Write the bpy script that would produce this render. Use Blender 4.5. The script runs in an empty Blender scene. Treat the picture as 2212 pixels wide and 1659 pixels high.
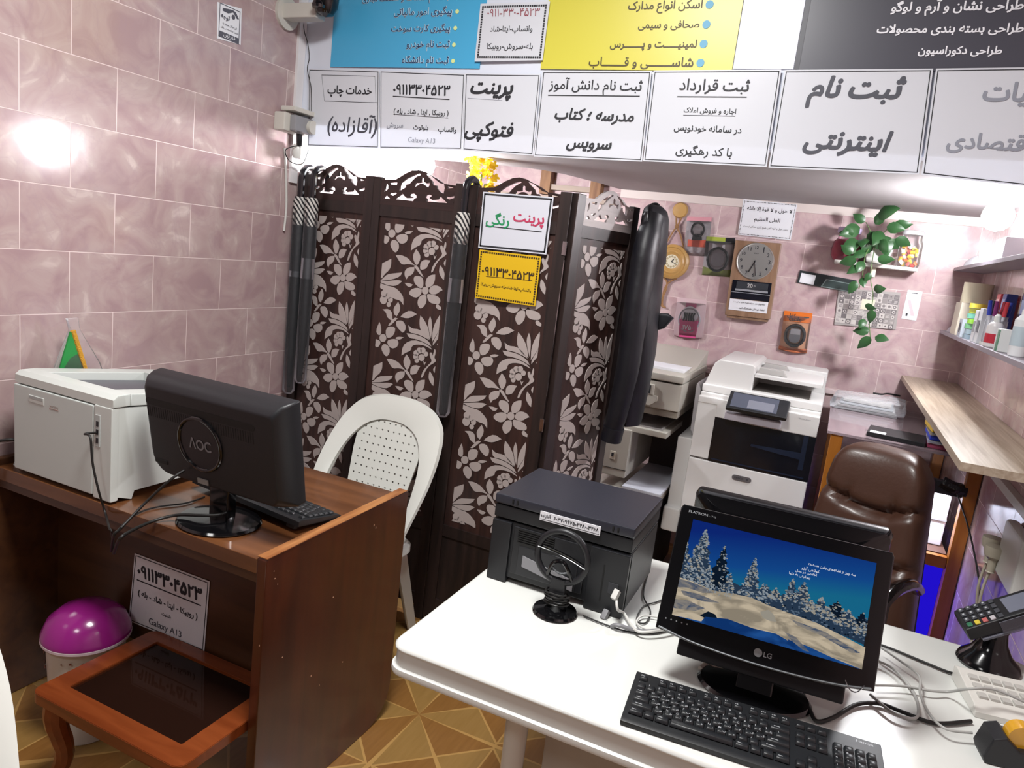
import bpy, bmesh, math, random, unicodedata
from mathutils import Vector, Matrix, Euler
SC = bpy.context.scene
COL = SC.collection
PI = math.pi
R = math.radians

# ---------------------------------------------------------------- camera
IMG_W, IMG_H, FPX = 2212, 1659, 1568.96
CAM_Z = 1.53
YAW, PITCH, ROLL = -0.407765, -0.179974, 0.119486
_f = Vector((math.sin(YAW)*math.cos(PITCH), math.cos(YAW)*math.cos(PITCH), math.sin(PITCH)))
_r0 = Vector((math.cos(YAW), -math.sin(YAW), 0)); _u0 = _r0.cross(_f)
_r = _r0*math.cos(ROLL) + _u0*math.sin(ROLL); _u = _r.cross(_f)
CAM_POS = Vector((0, 0, CAM_Z))
cam_data = bpy.data.cameras.new('camera'); cam = bpy.data.objects.new('camera', cam_data); COL.objects.link(cam)
cam_data.sensor_width = 36; cam_data.lens = FPX/IMG_W*36; cam_data.clip_start = 0.02
cam.matrix_world = Matrix(((_r.x, _u.x, -_f.x, 0), (_r.y, _u.y, -_f.y, 0), (_r.z, _u.z, -_f.z, CAM_Z), (0, 0, 0, 1)))
SC.camera = cam
def ray(x, y): return _r*((x-IMG_W/2)/FPX) - _u*((y-IMG_H/2)/FPX) + _f
def onx(x, y, X): d = ray(x, y); return CAM_POS + d*(X/d.x)
def ony(x, y, Y): d = ray(x, y); return CAM_POS + d*(Y/d.y)
def onz(x, y, Z): d = ray(x, y); return CAM_POS + d*((Z-CAM_Z)/d.z)

# ---------------------------------------------------------------- view, world, big lights
SC.view_settings.view_transform = 'Standard'; SC.view_settings.look = 'None'
SC.view_settings.exposure = 0.0; SC.view_settings.gamma = 1.0; SC.view_settings.use_curve_mapping = False
SC.cycles.use_denoising = True
SC.cycles.max_bounces = 8; SC.cycles.diffuse_bounces = 4; SC.cycles.sample_clamp_indirect = 8.0
world = bpy.data.worlds.new('world'); SC.world = world; world.use_nodes = True
world.node_tree.nodes['Background'].inputs[0].default_value = (0.62, 0.70, 0.90, 1)
world.node_tree.nodes['Background'].inputs[1].default_value = 0.2
def area_light(name, loc, size, power, color, rot=(0, 0, 0)):
    l = bpy.data.lights.new(name, 'AREA'); l.shape = 'RECTANGLE'; l.size, l.size_y = size; l.energy = power; l.color = color
    o = bpy.data.objects.new(name, l); COL.objects.link(o); o.location = loc; o.rotation_euler = rot
    return o
area_light('ceiling_lamp_light', (-0.75, 1.0, 2.86), (0.55, 0.55), 74, (1, 0.99, 0.97))
area_light('ceiling_lamp_light', (-1.1, -0.9, 2.86), (0.55, 0.55), 15, (1, 0.99, 0.97))
area_light('under_stand_light', (0.27, 3.1, 0.42), (0.16, 0.3), 5.0, (0.13, 0.08, 1.0), (R(90), 0, R(-60)))
BULB = 480.0

# ---------------------------------------------------------------- materials
def lin(c):
    if isinstance(c, str):
        c = [int(c[i:i+2], 16)/255 for i in (0, 2, 4)]
    return tuple(v/12.92 if v <= .04045 else ((v+.055)/1.055)**2.4 for v in c) + (1,)
MATS = {}
def mat(name, col='808080', rough=.5, metal=0, spec=.5, coat=0, alpha=1, trans=0, emit=None, estr=0, bump=0, bscale=60, vary=0, vscale=5, transl=0):
    if name in MATS: return MATS[name]
    m = bpy.data.materials.new(name); m.use_nodes = True; nt = m.node_tree; N = nt.nodes; L = nt.links
    b = N['Principled BSDF']; c = lin(col)
    b.inputs['Base Color'].default_value = c; b.inputs['Roughness'].default_value = rough; b.inputs['Metallic'].default_value = metal
    b.inputs['Specular IOR Level'].default_value = spec; b.inputs['Coat Weight'].default_value = coat; b.inputs['Coat Roughness'].default_value = .08
    b.inputs['Alpha'].default_value = alpha; b.inputs['Transmission Weight'].default_value = trans
    if emit: b.inputs['Emission Color'].default_value = lin(emit); b.inputs['Emission Strength'].default_value = estr
    tc = N.new('ShaderNodeTexCoord')
    if vary:
        n = N.new('ShaderNodeTexNoise'); n.inputs['Scale'].default_value = vscale; n.inputs['Detail'].default_value = 4
        L.new(tc.outputs['Object'], n.inputs['Vector'])
        mx = N.new('ShaderNodeMix'); mx.data_type = 'RGBA'
        mx.inputs[6].default_value = tuple(v*(1-vary) for v in c[:3])+(1,); mx.inputs[7].default_value = tuple(min(1, v*(1+vary)) for v in c[:3])+(1,)
        L.new(n.outputs['Fac'], mx.inputs[0]); L.new(mx.outputs[2], b.inputs['Base Color'])
    if bump:
        n = N.new('ShaderNodeTexNoise'); n.inputs['Scale'].default_value = bscale; n.inputs['Detail'].default_value = 3
        L.new(tc.outputs['Object'], n.inputs['Vector'])
        bp = N.new('ShaderNodeBump'); bp.inputs['Strength'].default_value = bump; bp.inputs['Distance'].default_value = .004
        L.new(n.outputs['Fac'], bp.inputs['Height']); L.new(bp.outputs['Normal'], b.inputs['Normal'])
    if transl:
        t = N.new('ShaderNodeBsdfTranslucent'); t.inputs[0].default_value = c
        ms = N.new('ShaderNodeMixShader'); ms.inputs[0].default_value = transl
        L.new(b.outputs[0], ms.inputs[1]); L.new(t.outputs[0], ms.inputs[2]); L.new(ms.outputs[0], N['Material Output'].inputs[0])
    MATS[name] = m; return m
def emis(name, col, s):
    if name in MATS: return MATS[name]
    m = bpy.data.materials.new(name); m.use_nodes = True; nt = m.node_tree; nt.nodes.clear()
    e = nt.nodes.new('ShaderNodeEmission'); o = nt.nodes.new('ShaderNodeOutputMaterial')
    e.inputs[0].default_value = lin(col); e.inputs[1].default_value = s; nt.links.new(e.outputs[0], o.inputs[0]); MATS[name] = m; return m
def wood(name, c1, c2, axis='Z', rough=.3, coat=.3, scale=3.0, stretch=14):
    if name in MATS: return MATS[name]
    m = mat(name, c1, rough, coat=coat); nt = m.node_tree; N = nt.nodes; L = nt.links; b = N['Principled BSDF']
    tc = N.new('ShaderNodeTexCoord'); mp = N.new('ShaderNodeMapping'); s = [stretch]*3; s['XYZ'.index(axis)] = 1.0
    mp.inputs['Scale'].default_value = s; L.new(tc.outputs['Object'], mp.inputs['Vector'])
    n = N.new('ShaderNodeTexNoise'); n.inputs['Scale'].default_value = scale; n.inputs['Detail'].default_value = 6; n.inputs['Distortion'].default_value = .6
    L.new(mp.outputs[0], n.inputs['Vector'])
    cr = N.new('ShaderNodeValToRGB'); cr.color_ramp.elements[0].position = .32; cr.color_ramp.elements[1].position = .70
    cr.color_ramp.elements[0].color = lin(c1); cr.color_ramp.elements[1].color = lin(c2)
    L.new(n.outputs['Fac'], cr.inputs[0]); L.new(cr.outputs[0], b.inputs['Base Color']); return m
def clear(name, col='FFFFFF', opacity=.25, rough=.1, ripple=.6):
    """thin transparent plastic film: transparent with a glossy layer on top"""
    if name in MATS: return MATS[name]
    m = bpy.data.materials.new(name); m.use_nodes = True; nt = m.node_tree; N = nt.nodes; L = nt.links
    b = N['Principled BSDF']; b.inputs['Base Color'].default_value = lin(col); b.inputs['Roughness'].default_value = rough
    t = N.new('ShaderNodeBsdfTransparent'); ms = N.new('ShaderNodeMixShader')
    fr = N.new('ShaderNodeFresnel'); fr.inputs[0].default_value = 1.45; ad = N.new('ShaderNodeMath'); ad.operation = 'ADD'; ad.use_clamp = True
    ad.inputs[1].default_value = opacity; L.new(fr.outputs[0], ad.inputs[0]); L.new(ad.outputs[0], ms.inputs[0])
    tc = N.new('ShaderNodeTexCoord'); n = N.new('ShaderNodeTexNoise'); n.inputs['Scale'].default_value = 35; bp = N.new('ShaderNodeBump'); bp.inputs['Strength'].default_value = ripple; bp.inputs['Distance'].default_value = .006
    L.new(tc.outputs['Object'], n.inputs['Vector']); L.new(n.outputs[0], bp.inputs['Height']); L.new(bp.outputs[0], b.inputs['Normal'])
    L.new(t.outputs[0], ms.inputs[1]); L.new(b.outputs[0], ms.inputs[2]); L.new(ms.outputs[0], N['Material Output'].inputs[0]); MATS[name] = m; return m
def tiles(name, ax, w, h, ox, oz, base=('CBB6B4', 'C3A8A9', 'BA9C9F')):
    m = mat(name, base[0], .13, spec=.55); nt = m.node_tree; N = nt.nodes; L = nt.links; b = N['Principled BSDF']
    tc = N.new('ShaderNodeTexCoord'); sp = N.new('ShaderNodeSeparateXYZ'); cb = N.new('ShaderNodeCombineXYZ')
    L.new(tc.outputs['Object'], sp.inputs[0]); L.new(sp.outputs[ax], cb.inputs[0]); L.new(sp.outputs['Z'], cb.inputs[1])
    mp = N.new('ShaderNodeMapping'); mp.inputs['Location'].default_value = (ox, oz, 0); L.new(cb.outputs[0], mp.inputs[0])
    br = N.new('ShaderNodeTexBrick'); br.offset = .5; br.inputs['Scale'].default_value = 1; br.inputs['Brick Width'].default_value = w; br.inputs['Row Height'].default_value = h
    br.inputs['Mortar Size'].default_value = .0016; br.inputs['Mortar Smooth'].default_value = .3; br.inputs['Bias'].default_value = 0
    br.inputs['Color1'].default_value = (0, 0, 0, 1); br.inputs['Color2'].default_value = (1, 1, 1, 1); L.new(mp.outputs[0], br.inputs['Vector'])
    # marbled clouds, shifted from tile to tile by the tile's own random grey
    vs = N.new('ShaderNodeVectorMath'); vs.operation = 'SCALE'; vs.inputs[3].default_value = 3.7; L.new(br.outputs['Color'], vs.inputs[0])
    va = N.new('ShaderNodeVectorMath'); L.new(vs.outputs[0], va.inputs[0]); L.new(mp.outputs[0], va.inputs[1])
    n1 = N.new('ShaderNodeTexNoise'); n1.inputs['Scale'].default_value = 7.5; n1.inputs['Detail'].default_value = 5; n1.inputs['Distortion'].default_value = 1.3; L.new(va.outputs[0], n1.inputs['Vector'])
    cr = N.new('ShaderNodeValToRGB'); e = cr.color_ramp.elements; e[0].position = .34; e[1].position = .62
    e[0].color = lin(base[2]); e[1].color = lin(base[0]); k = cr.color_ramp.elements.new(.46); k.color = lin(base[1]); k = cr.color_ramp.elements.new(.80); k.color = lin('D4C4C1')
    L.new(n1.outputs[0], cr.inputs[0])
    n2 = N.new('ShaderNodeTexNoise'); n2.inputs['Scale'].default_value = 5; n2.inputs['Detail'].default_value = 3; n2.inputs['Distortion'].default_value = 2.0; L.new(va.outputs[0], n2.inputs['Vector'])
    c2 = N.new('ShaderNodeValToRGB'); e = c2.color_ramp.elements; e[0].position = .475; e[0].color = (0, 0, 0, 1); e[1].position = .5; e[1].color = (1, 1, 1, 1); k = c2.color_ramp.elements.new(.525); k.color = (0, 0, 0, 1)
    L.new(n2.outputs[0], c2.inputs[0])
    vm = N.new('ShaderNodeMath'); vm.operation = 'MULTIPLY'; vm.inputs[1].default_value = .22; L.new(c2.outputs[0], vm.inputs[0])
    m0 = N.new('ShaderNodeMix'); m0.data_type = 'RGBA'; m0.inputs[7].default_value = lin('A08790'); L.new(vm.outputs[0], m0.inputs[0]); L.new(cr.outputs[0], m0.inputs[6])
    mx = N.new('ShaderNodeMix'); mx.data_type = 'RGBA'; mx.inputs[7].default_value = lin('DCC9C8'); L.new(br.outputs['Fac'], mx.inputs[0]); L.new(m0.outputs[2], mx.inputs[6])
    L.new(mx.outputs[2], b.inputs['Base Color'])
    rr = N.new('ShaderNodeMath'); rr.operation = 'MULTIPLY_ADD'; rr.inputs[1].default_value = .45; rr.inputs[2].default_value = .13; L.new(br.outputs['Fac'], rr.inputs[0]); L.new(rr.outputs[0], b.inputs['Roughness'])
    bp = N.new('ShaderNodeBump'); bp.invert = True; bp.inputs['Strength'].default_value = .5; bp.inputs['Distance'].default_value = .002; L.new(br.outputs['Fac'], bp.inputs['Height'])
    n3 = N.new('ShaderNodeTexNoise'); n3.inputs['Scale'].default_value = 9; b2 = N.new('ShaderNodeBump'); b2.inputs['Strength'].default_value = .12; b2.inputs['Distance'].default_value = .004
    L.new(mp.outputs[0], n3.inputs['Vector']); L.new(n3.outputs[0], b2.inputs['Height']); L.new(bp.outputs[0], b2.inputs['Normal']); L.new(b2.outputs[0], b.inputs['Normal'])
    return m
BLACK = mat('black_gloss_plastic', '0B0B0D', .12, coat=.3); BLACKM = mat('black_matte_plastic', '16171B', .45, bump=.05, bscale=400)
DKGREY = mat('dark_grey_plastic', '2B2C31', .5); WHITEP = mat('white_plastic', 'DADCD8', .32); CREAM = mat('cream_plastic', 'C9C6BE', .45)
GREY = mat('grey_plastic', '8E8E92', .45); INK = mat('black_ink', '24252B', .6); CHROME = mat('chrome', 'C8C8CC', .15, 1)
PAPER = mat('white_paper', 'E2E3E8', .6); CABLEK = mat('black_cable', '141312', .5); CABLEW = mat('white_cable', 'C9C8C4', .45)

# ---------------------------------------------------------------- mesh building
class MB:
    def __init__(s): s.bm = bmesh.new(); s.mi = 0
    def m(s, i): s.mi = i; return s
    def _mark(s, fs):
        for f in fs: f.material_index = s.mi
    def face(s, pts):
        f = s.bm.faces.new([s.bm.verts.new(p) for p in pts]); s._mark([f]); return f
    def hexa(s, P, bev=0, seg=2):
        v = [s.bm.verts.new(p) for p in P]
        fs = [s.bm.faces.new([v[i] for i in q]) for q in ((3, 2, 1, 0), (4, 5, 6, 7), (0, 1, 5, 4), (1, 2, 6, 5), (2, 3, 7, 6), (3, 0, 4, 7))]
        s._mark(fs)
        if bev:
            es = list({e for f in fs for e in f.edges})
            r = bmesh.ops.bevel(s.bm, geom=es, offset=bev, segments=seg, profile=.5, affect='EDGES', clamp_overlap=True); s._mark(r['faces'])
        return s
    def box(s, x0, x1, y0, y1, z0, z1, bev=0, M=None, seg=2):
        P = [(x0, y0, z0), (x1, y0, z0), (x1, y1, z0), (x0, y1, z0), (x0, y0, z1), (x1, y0, z1), (x1, y1, z1), (x0, y1, z1)]
        if M: P = [M @ Vector(p) for p in P]
        return s.hexa(P, bev, seg)
    def prism(s, poly, a0, a1, ax='Y', bev=0, M=None):
        """poly: 2D outline extruded along an axis (Y: outline in XZ, X: outline in YZ, Z: outline in XY)"""
        def P(u, v, a): p = Vector((u, a, v) if ax == 'Y' else (a, u, v) if ax == 'X' else (u, v, a)); return M @ p if M else p
        A = [s.bm.verts.new(P(u, v, a0)) for u, v in poly]; B = [s.bm.verts.new(P(u, v, a1)) for u, v in poly]; n = len(poly)
        fs = [s.bm.faces.new(A), s.bm.faces.new(B[::-1])] + [s.bm.faces.new((A[i], B[i], B[(i+1) % n], A[(i+1) % n])) for i in range(n)]
        s._mark(fs); bmesh.ops.recalc_face_normals(s.bm, faces=fs)
        if bev:
            es = [e for f in fs[:2] for e in f.edges]
            r = bmesh.ops.bevel(s.bm, geom=es, offset=bev, segments=2, profile=.5, affect='EDGES', clamp_overlap=True); s._mark(r['faces'])
        return s
    def rings(s, rings, cap0=True, cap1=True, closed=False):
        V = [[s.bm.verts.new(p) for p in r] for r in rings]; n = len(V[0]); fs = []
        for a, b in zip(V, V[1:] + ([V[0]] if closed else [])):
            for i in range(n): fs.append(s.bm.faces.new((a[i], a[(i+1) % n], b[(i+1) % n], b[i])))
        if not closed:
            if cap0: fs.append(s.bm.faces.new(V[0][::-1]))
            if cap1: fs.append(s.bm.faces.new(V[-1]))
        s._mark(fs); bmesh.ops.recalc_face_normals(s.bm, faces=fs); return s
    def tube(s, pts, r, seg=8, smooth=0, closed=False, flat=1.0):
        pts = [Vector(p) for p in pts]
        if smooth: pts = spline(pts, smooth, closed)
        n = len(pts); t0 = (pts[1]-pts[0]).normalized(); up = Vector((0, 0, 1)) if abs(t0.z) < .9 else Vector((1, 0, 0))
        nrm = t0.cross(up).normalized(); rr = []
        for i, p in enumerate(pts):
            t = (pts[(i+1) % n if closed else min(i+1, n-1)] - pts[i-1 if closed else max(i-1, 0)])
            t = t.normalized() if t.length > 1e-9 else t0
            nrm = (nrm - t*nrm.dot(t)); nrm = nrm.normalized() if nrm.length > 1e-6 else t.orthogonal().normalized()
            bn = t.cross(nrm); rad = r[i*len(r)//n] if isinstance(r, (list, tuple)) else r
            rr.append([p + nrm*(math.cos(2*PI*k/seg)*rad) + bn*(math.sin(2*PI*k/seg)*rad*flat) for k in range(seg)])
        return s.rings(rr, closed=closed)
    def cyl(s, p0, p1, r0, r1=None, seg=24): 
        p0, p1 = Vector(p0), Vector(p1); r1 = r0 if r1 is None else r1; t = (p1-p0).normalized(); a = t.orthogonal().normalized(); b = t.cross(a)
        return s.rings([[p + a*(math.cos(2*PI*k/seg)*r) + b*(math.sin(2*PI*k/seg)*r) for k in range(seg)] for p, r in ((p0, r0), (p1, r1))])
    def lathe(s, prof, c=(0, 0, 0), seg=32, M=None, sx=1, sy=1):
        rr = []
        for r, z in prof:
            ring = [Vector((c[0]+max(r, 1e-5)*math.cos(2*PI*k/seg)*sx, c[1]+max(r, 1e-5)*math.sin(2*PI*k/seg)*sy, c[2]+z)) for k in range(seg)]
            rr.append([M @ p for p in ring] if M else ring)
        return s.rings(rr)
    def ball(s, c, r, seg=16, sz=1):
        return s.lathe([(r*math.sin(PI*k/10), -r*sz*math.cos(PI*k/10)) for k in range(11)], c, seg)
    def disc(s, c, r, ax='Y', seg=24, t=.001):
        d = Vector((0, t, 0)) if ax == 'Y' else Vector((0, 0, t)) if ax == 'Z' else Vector((t, 0, 0)); return s.cyl(Vector(c), Vector(c)+d, r, seg=seg)
    def mesh(s, me, M=None):
        k = len(s.bm.verts); f0 = len(s.bm.faces); s.bm.from_mesh(me); s.bm.verts.ensure_lookup_table(); s.bm.faces.ensure_lookup_table()
        if M is not None:
            for v in s.bm.verts[k:]: v.co = M @ v.co
        for f in s.bm.faces[f0:]: f.material_index = s.mi
        return s
    def build(s, name, mats, parent=None, smooth=35, loc=None, rot=None):
        me = bpy.data.meshes.new(name); s.bm.to_mesh(me); s.bm.free()
        for x in (mats if isinstance(mats, (list, tuple)) else [mats]): me.materials.append(x)
        if smooth: me.shade_smooth(); me.set_sharp_from_angle(angle=R(smooth))
        o = bpy.data.objects.new(name, me); COL.objects.link(o)
        if smooth and smooth < 60: wn = o.modifiers.new('weighted_normal', 'WEIGHTED_NORMAL'); wn.keep_sharp = True; wn.weight = 80
        if parent: o.parent = parent
        if loc: o.location = loc
        if rot: o.rotation_euler = rot
        return o
def spline(P, k=6, closed=False):
    P = [Vector(p) for p in P]; out = []; n = len(P)
    for i in range(n if closed else n-1):
        a, b, c, d = (P[(i-1) % n], P[i], P[(i+1) % n], P[(i+2) % n]) if closed else (P[max(i-1, 0)], P[i], P[i+1], P[min(i+2, n-1)])
        for j in range(k):
            t = j/k; out.append(.5*((2*b) + (c-a)*t + (2*a-5*b+4*c-d)*t*t + (3*b-a-3*c+d)*t**3))
    if not closed: out.append(P[-1])
    return out
def rrect(x0, x1, y0, y1, r, k=5):
    out = []
    for cx, cy, a in ((x1-r, y1-r, 0), (x0+r, y1-r, 90), (x0+r, y0+r, 180), (x1-r, y0+r, 270)):
        for i in range(k+1): t = R(a+90*i/k); out.append((cx+r*math.cos(t), cy+r*math.sin(t)))
    return out
def plate(outer, holes, th):
    """flat plate with real cut-outs (outline in XZ, thickness along Y, centred)"""
    cu = bpy.data.curves.new('tmp', 'CURVE'); cu.dimensions = '2D'; cu.fill_mode = 'BOTH'; cu.extrude = th/2
    for poly in [outer]+holes:
        sp = cu.splines.new('POLY'); sp.points.add(len(poly)-1); sp.use_cyclic_u = True
        for p, q in zip(sp.points, poly): p.co = (q[0], q[1], 0, 1)
    o = bpy.data.objects.new('tmp', cu); COL.objects.link(o); dg = bpy.context.evaluated_depsgraph_get()
    me = bpy.data.meshes.new_from_object(o.evaluated_get(dg)); bpy.data.objects.remove(o); bpy.data.curves.remove(cu)
    me.transform(Matrix.Rotation(PI/2, 4, 'X')); me.materials.clear(); return me
def thing(name, label, cat, loc=(0, 0, 0), rz=0, group=None, rot=None):
    o = bpy.data.objects.new(name, None); COL.objects.link(o); o.empty_display_size = .05
    o.location = loc; o.rotation_euler = rot if rot else (0, 0, rz); return tag(o, label, cat, group)
def tag(o, label, cat, group=None):
    o['label'] = label; o['category'] = cat
    if group: o['group'] = group
    return o
def struct(o): o['kind'] = 'structure'; return o

# ---------------------------------------------------------------- lettering (joined Persian letter forms, laid out right to left)
FORMS = {}
for cp in list(range(0xFB50, 0xFDFF)) + list(range(0xFE80, 0xFEFD)):
    d = unicodedata.decomposition(chr(cp)).split()
    if len(d) == 2 and d[0] in ('<initial>', '<medial>', '<final>', '<isolated>'): FORMS.setdefault(chr(int(d[1], 16)), {})[d[0][1:-1]] = chr(cp)
LAM = {'\u0627': ('\ufefb', '\ufefc'), '\u0622': ('\ufef5', '\ufef6')}
def shape(t):
    out = []; i = 0
    def dual(c): return 'initial' in FORMS.get(c, {}) or c == '\u0640'
    def joins(c): return 'final' in FORMS.get(c, {}) or c == '\u0640'
    while i < len(t):
        c = t[i]; prev = i > 0 and dual(t[i-1]) and joins(c)
        if c == '\u0644' and i+1 < len(t) and t[i+1] in LAM:
            out.append(LAM[t[i+1]][1 if prev else 0]); i += 2; continue
        nxt = i+1 < len(t) and dual(c) and joins(t[i+1])
        f = FORMS.get(c)
        out.append(c if not f else f.get('medial' if prev and nxt else 'final' if prev else 'initial' if nxt else 'isolated', c)); i += 1
    if not any('\u0600' <= c <= '\ufeff' for c in out): return ''.join(out)
    vis = []; run = []
    for c in out[::-1]:
        if c.isdigit() or (c.isascii() and c.isalnum()) or (c == '-' and run and run[-1].isdigit() and '\u06f0' in t): run.append(c)
        else:
            vis += run[::-1]; run = []; vis.append({'(': ')', ')': '('}.get(c, c))
    return ''.join(vis + run[::-1])
def raw_text(t, off=0, slant=0, res=2):
    cu = bpy.data.curves.new('tmp', 'FONT'); cu.body = t; cu.size = 1; cu.offset = off; cu.shear = slant; cu.resolution_u = res
    o = bpy.data.objects.new('tmp', cu); COL.objects.link(o); dg = bpy.context.evaluated_depsgraph_get()
    me = bpy.data.meshes.new_from_object(o.evaluated_get(dg)); bpy.data.objects.remove(o); bpy.data.curves.remove(cu)
    me.materials.clear(); return me
GLYPH = {}
def glyph(c, slant):
    """one letter: advance width and the cleanest fill among a few outline settings"""
    if (c, slant) not in GLYPH:
        mx = lambda t: max(v.co.x for v in raw_text(t, 0, 0, 1).vertices)
        adv = mx(c+'|')-mx('|'); C = []
        for res in (2, 4):
            for off in (0, .004, .008, .012):
                me = raw_text(c, off, 0, res); C.append((sum(p.area for p in me.polygons)/(1+25*off), off, res, me))
        ok = [q for q in C if sum(abs(p[0]-q[0]) < .03*q[0] for p in C) > 1] or C
        top = max(q[0] for q in ok); best = min((q for q in ok if q[0] >= top*.97), key=lambda q: (q[2], q[1]))
        if c == '\ufec9': best = C[0]
        GLYPH[(c, slant)] = (adv, best[3])
    return GLYPH[(c, slant)]
def text_mesh(t, bold=0, slant=0, res=2):
    bm = bmesh.new(); x = 0
    for i, c in enumerate(shape(t)):
        adv, me = glyph(c, 0); k = len(bm.verts)
        if len(me.vertices):
            bm.from_mesh(me); bm.verts.ensure_lookup_table()
            for v in bm.verts[k:]: v.co.x += x+slant*v.co.y; v.co.z = (i % 5)*1.2e-5
        x += adv
    out = bpy.data.meshes.new('tmp'); bm.to_mesh(out); bm.free(); return out
def put_text(mb, t, x0, x1, zc, y=-.001, bold=.01, slant=0, sy=1.0, h=None, res=2):
    """lettering between x0 and x1 in the XZ plane, its middle at height zc (seen from -Y)"""
    me = text_mesh(t, 0, slant, res); vs = [v.co for v in me.vertices]
    if not vs: return
    e = max(0, bold*.9); n = 8 if e > .02 else 4; shifts = [(0, 0)] + ([(e*math.cos(2*PI*j/n), e*math.sin(2*PI*j/n)) for j in range(n)] if e else [])
    a, b = min(v.x for v in vs), max(v.x for v in vs); c, d = min(v.y for v in vs), max(v.y for v in vs)
    k = (x1-x0)/(b-a); kz = h/(d-c) if h else k*sy
    for j, (ex, ez) in enumerate(shifts): mb.mesh(me, Matrix(((k, 0, 0, x0-a*k+ex*k), (0, 0, -1, y-j*6e-5), (0, kz, 0, zc-(c+d)/2*kz+ez*kz), (0, 0, 0, 1))))
    bpy.data.meshes.remove(me)
class Sign:
    """a flat sheet whose face looks along -Y of its own root; corners given by where it hangs"""
    def __init__(s, name, label, cat, origin, rz, group=None, tilt=0):
        s.o = Vector(origin); s.root = thing(name, label, cat, origin, group=group, rot=(tilt, 0, rz)); s.M = Matrix.Translation(s.o) @ Euler((tilt, 0, rz)).to_matrix().to_4x4(); s.I = s.M.inverted()
        s.n = s.M.to_3x3() @ Vector((0, -1, 0))
    def uv(s, x, y):
        d = ray(x, y); k = (s.o-CAM_POS).dot(s.n)/d.dot(s.n); p = s.I @ (CAM_POS + d*k); return p.x, p.z
    def sheet(s, poly, m, name='paper', th=.0012): return MB().prism(poly, 0, th).build(name, m, s.root)
    def text(s, mb, t, pl, pr, **k):
        a, b = s.uv(*pl), s.uv(*pr); put_text(mb, t, a[0], b[0], (a[1]+b[1])/2, **k)
    def frame(s, mb, poly, w, y=-.0012):
        n = len(poly)
        cx = sum(p[0] for p in poly)/n; cz = sum(p[1] for p in poly)/n
        X0, X1 = min(p[0] for p in poly), max(p[0] for p in poly); Z0, Z1 = min(p[1] for p in poly), max(p[1] for p in poly)
        for a, b, c, d in ((X0, X1, Z0, Z0+w), (X0, X1, Z1-w, Z1), (X0, X0+w, Z0, Z1), (X1-w, X1, Z0, Z1)): mb.box(a, b, y, 0, c, d)
    def dots(s, mb, x0, x1, z0, z1, step, w, y=-.0012):
        nx = max(2, round((x1-x0)/step)); nz = max(2, round((z1-z0)/step))
        for i in range(nx+1):
            for z in (z0, z1): x = x0+(x1-x0)*i/nx; mb.box(x-w, x+w, y, 0, z-w, z+w)
        for i in range(1, nz):
            for x in (x0, x1): z = z0+(z1-z0)*i/nz; mb.box(x-w, x+w, y, 0, z-w, z+w)

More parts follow.
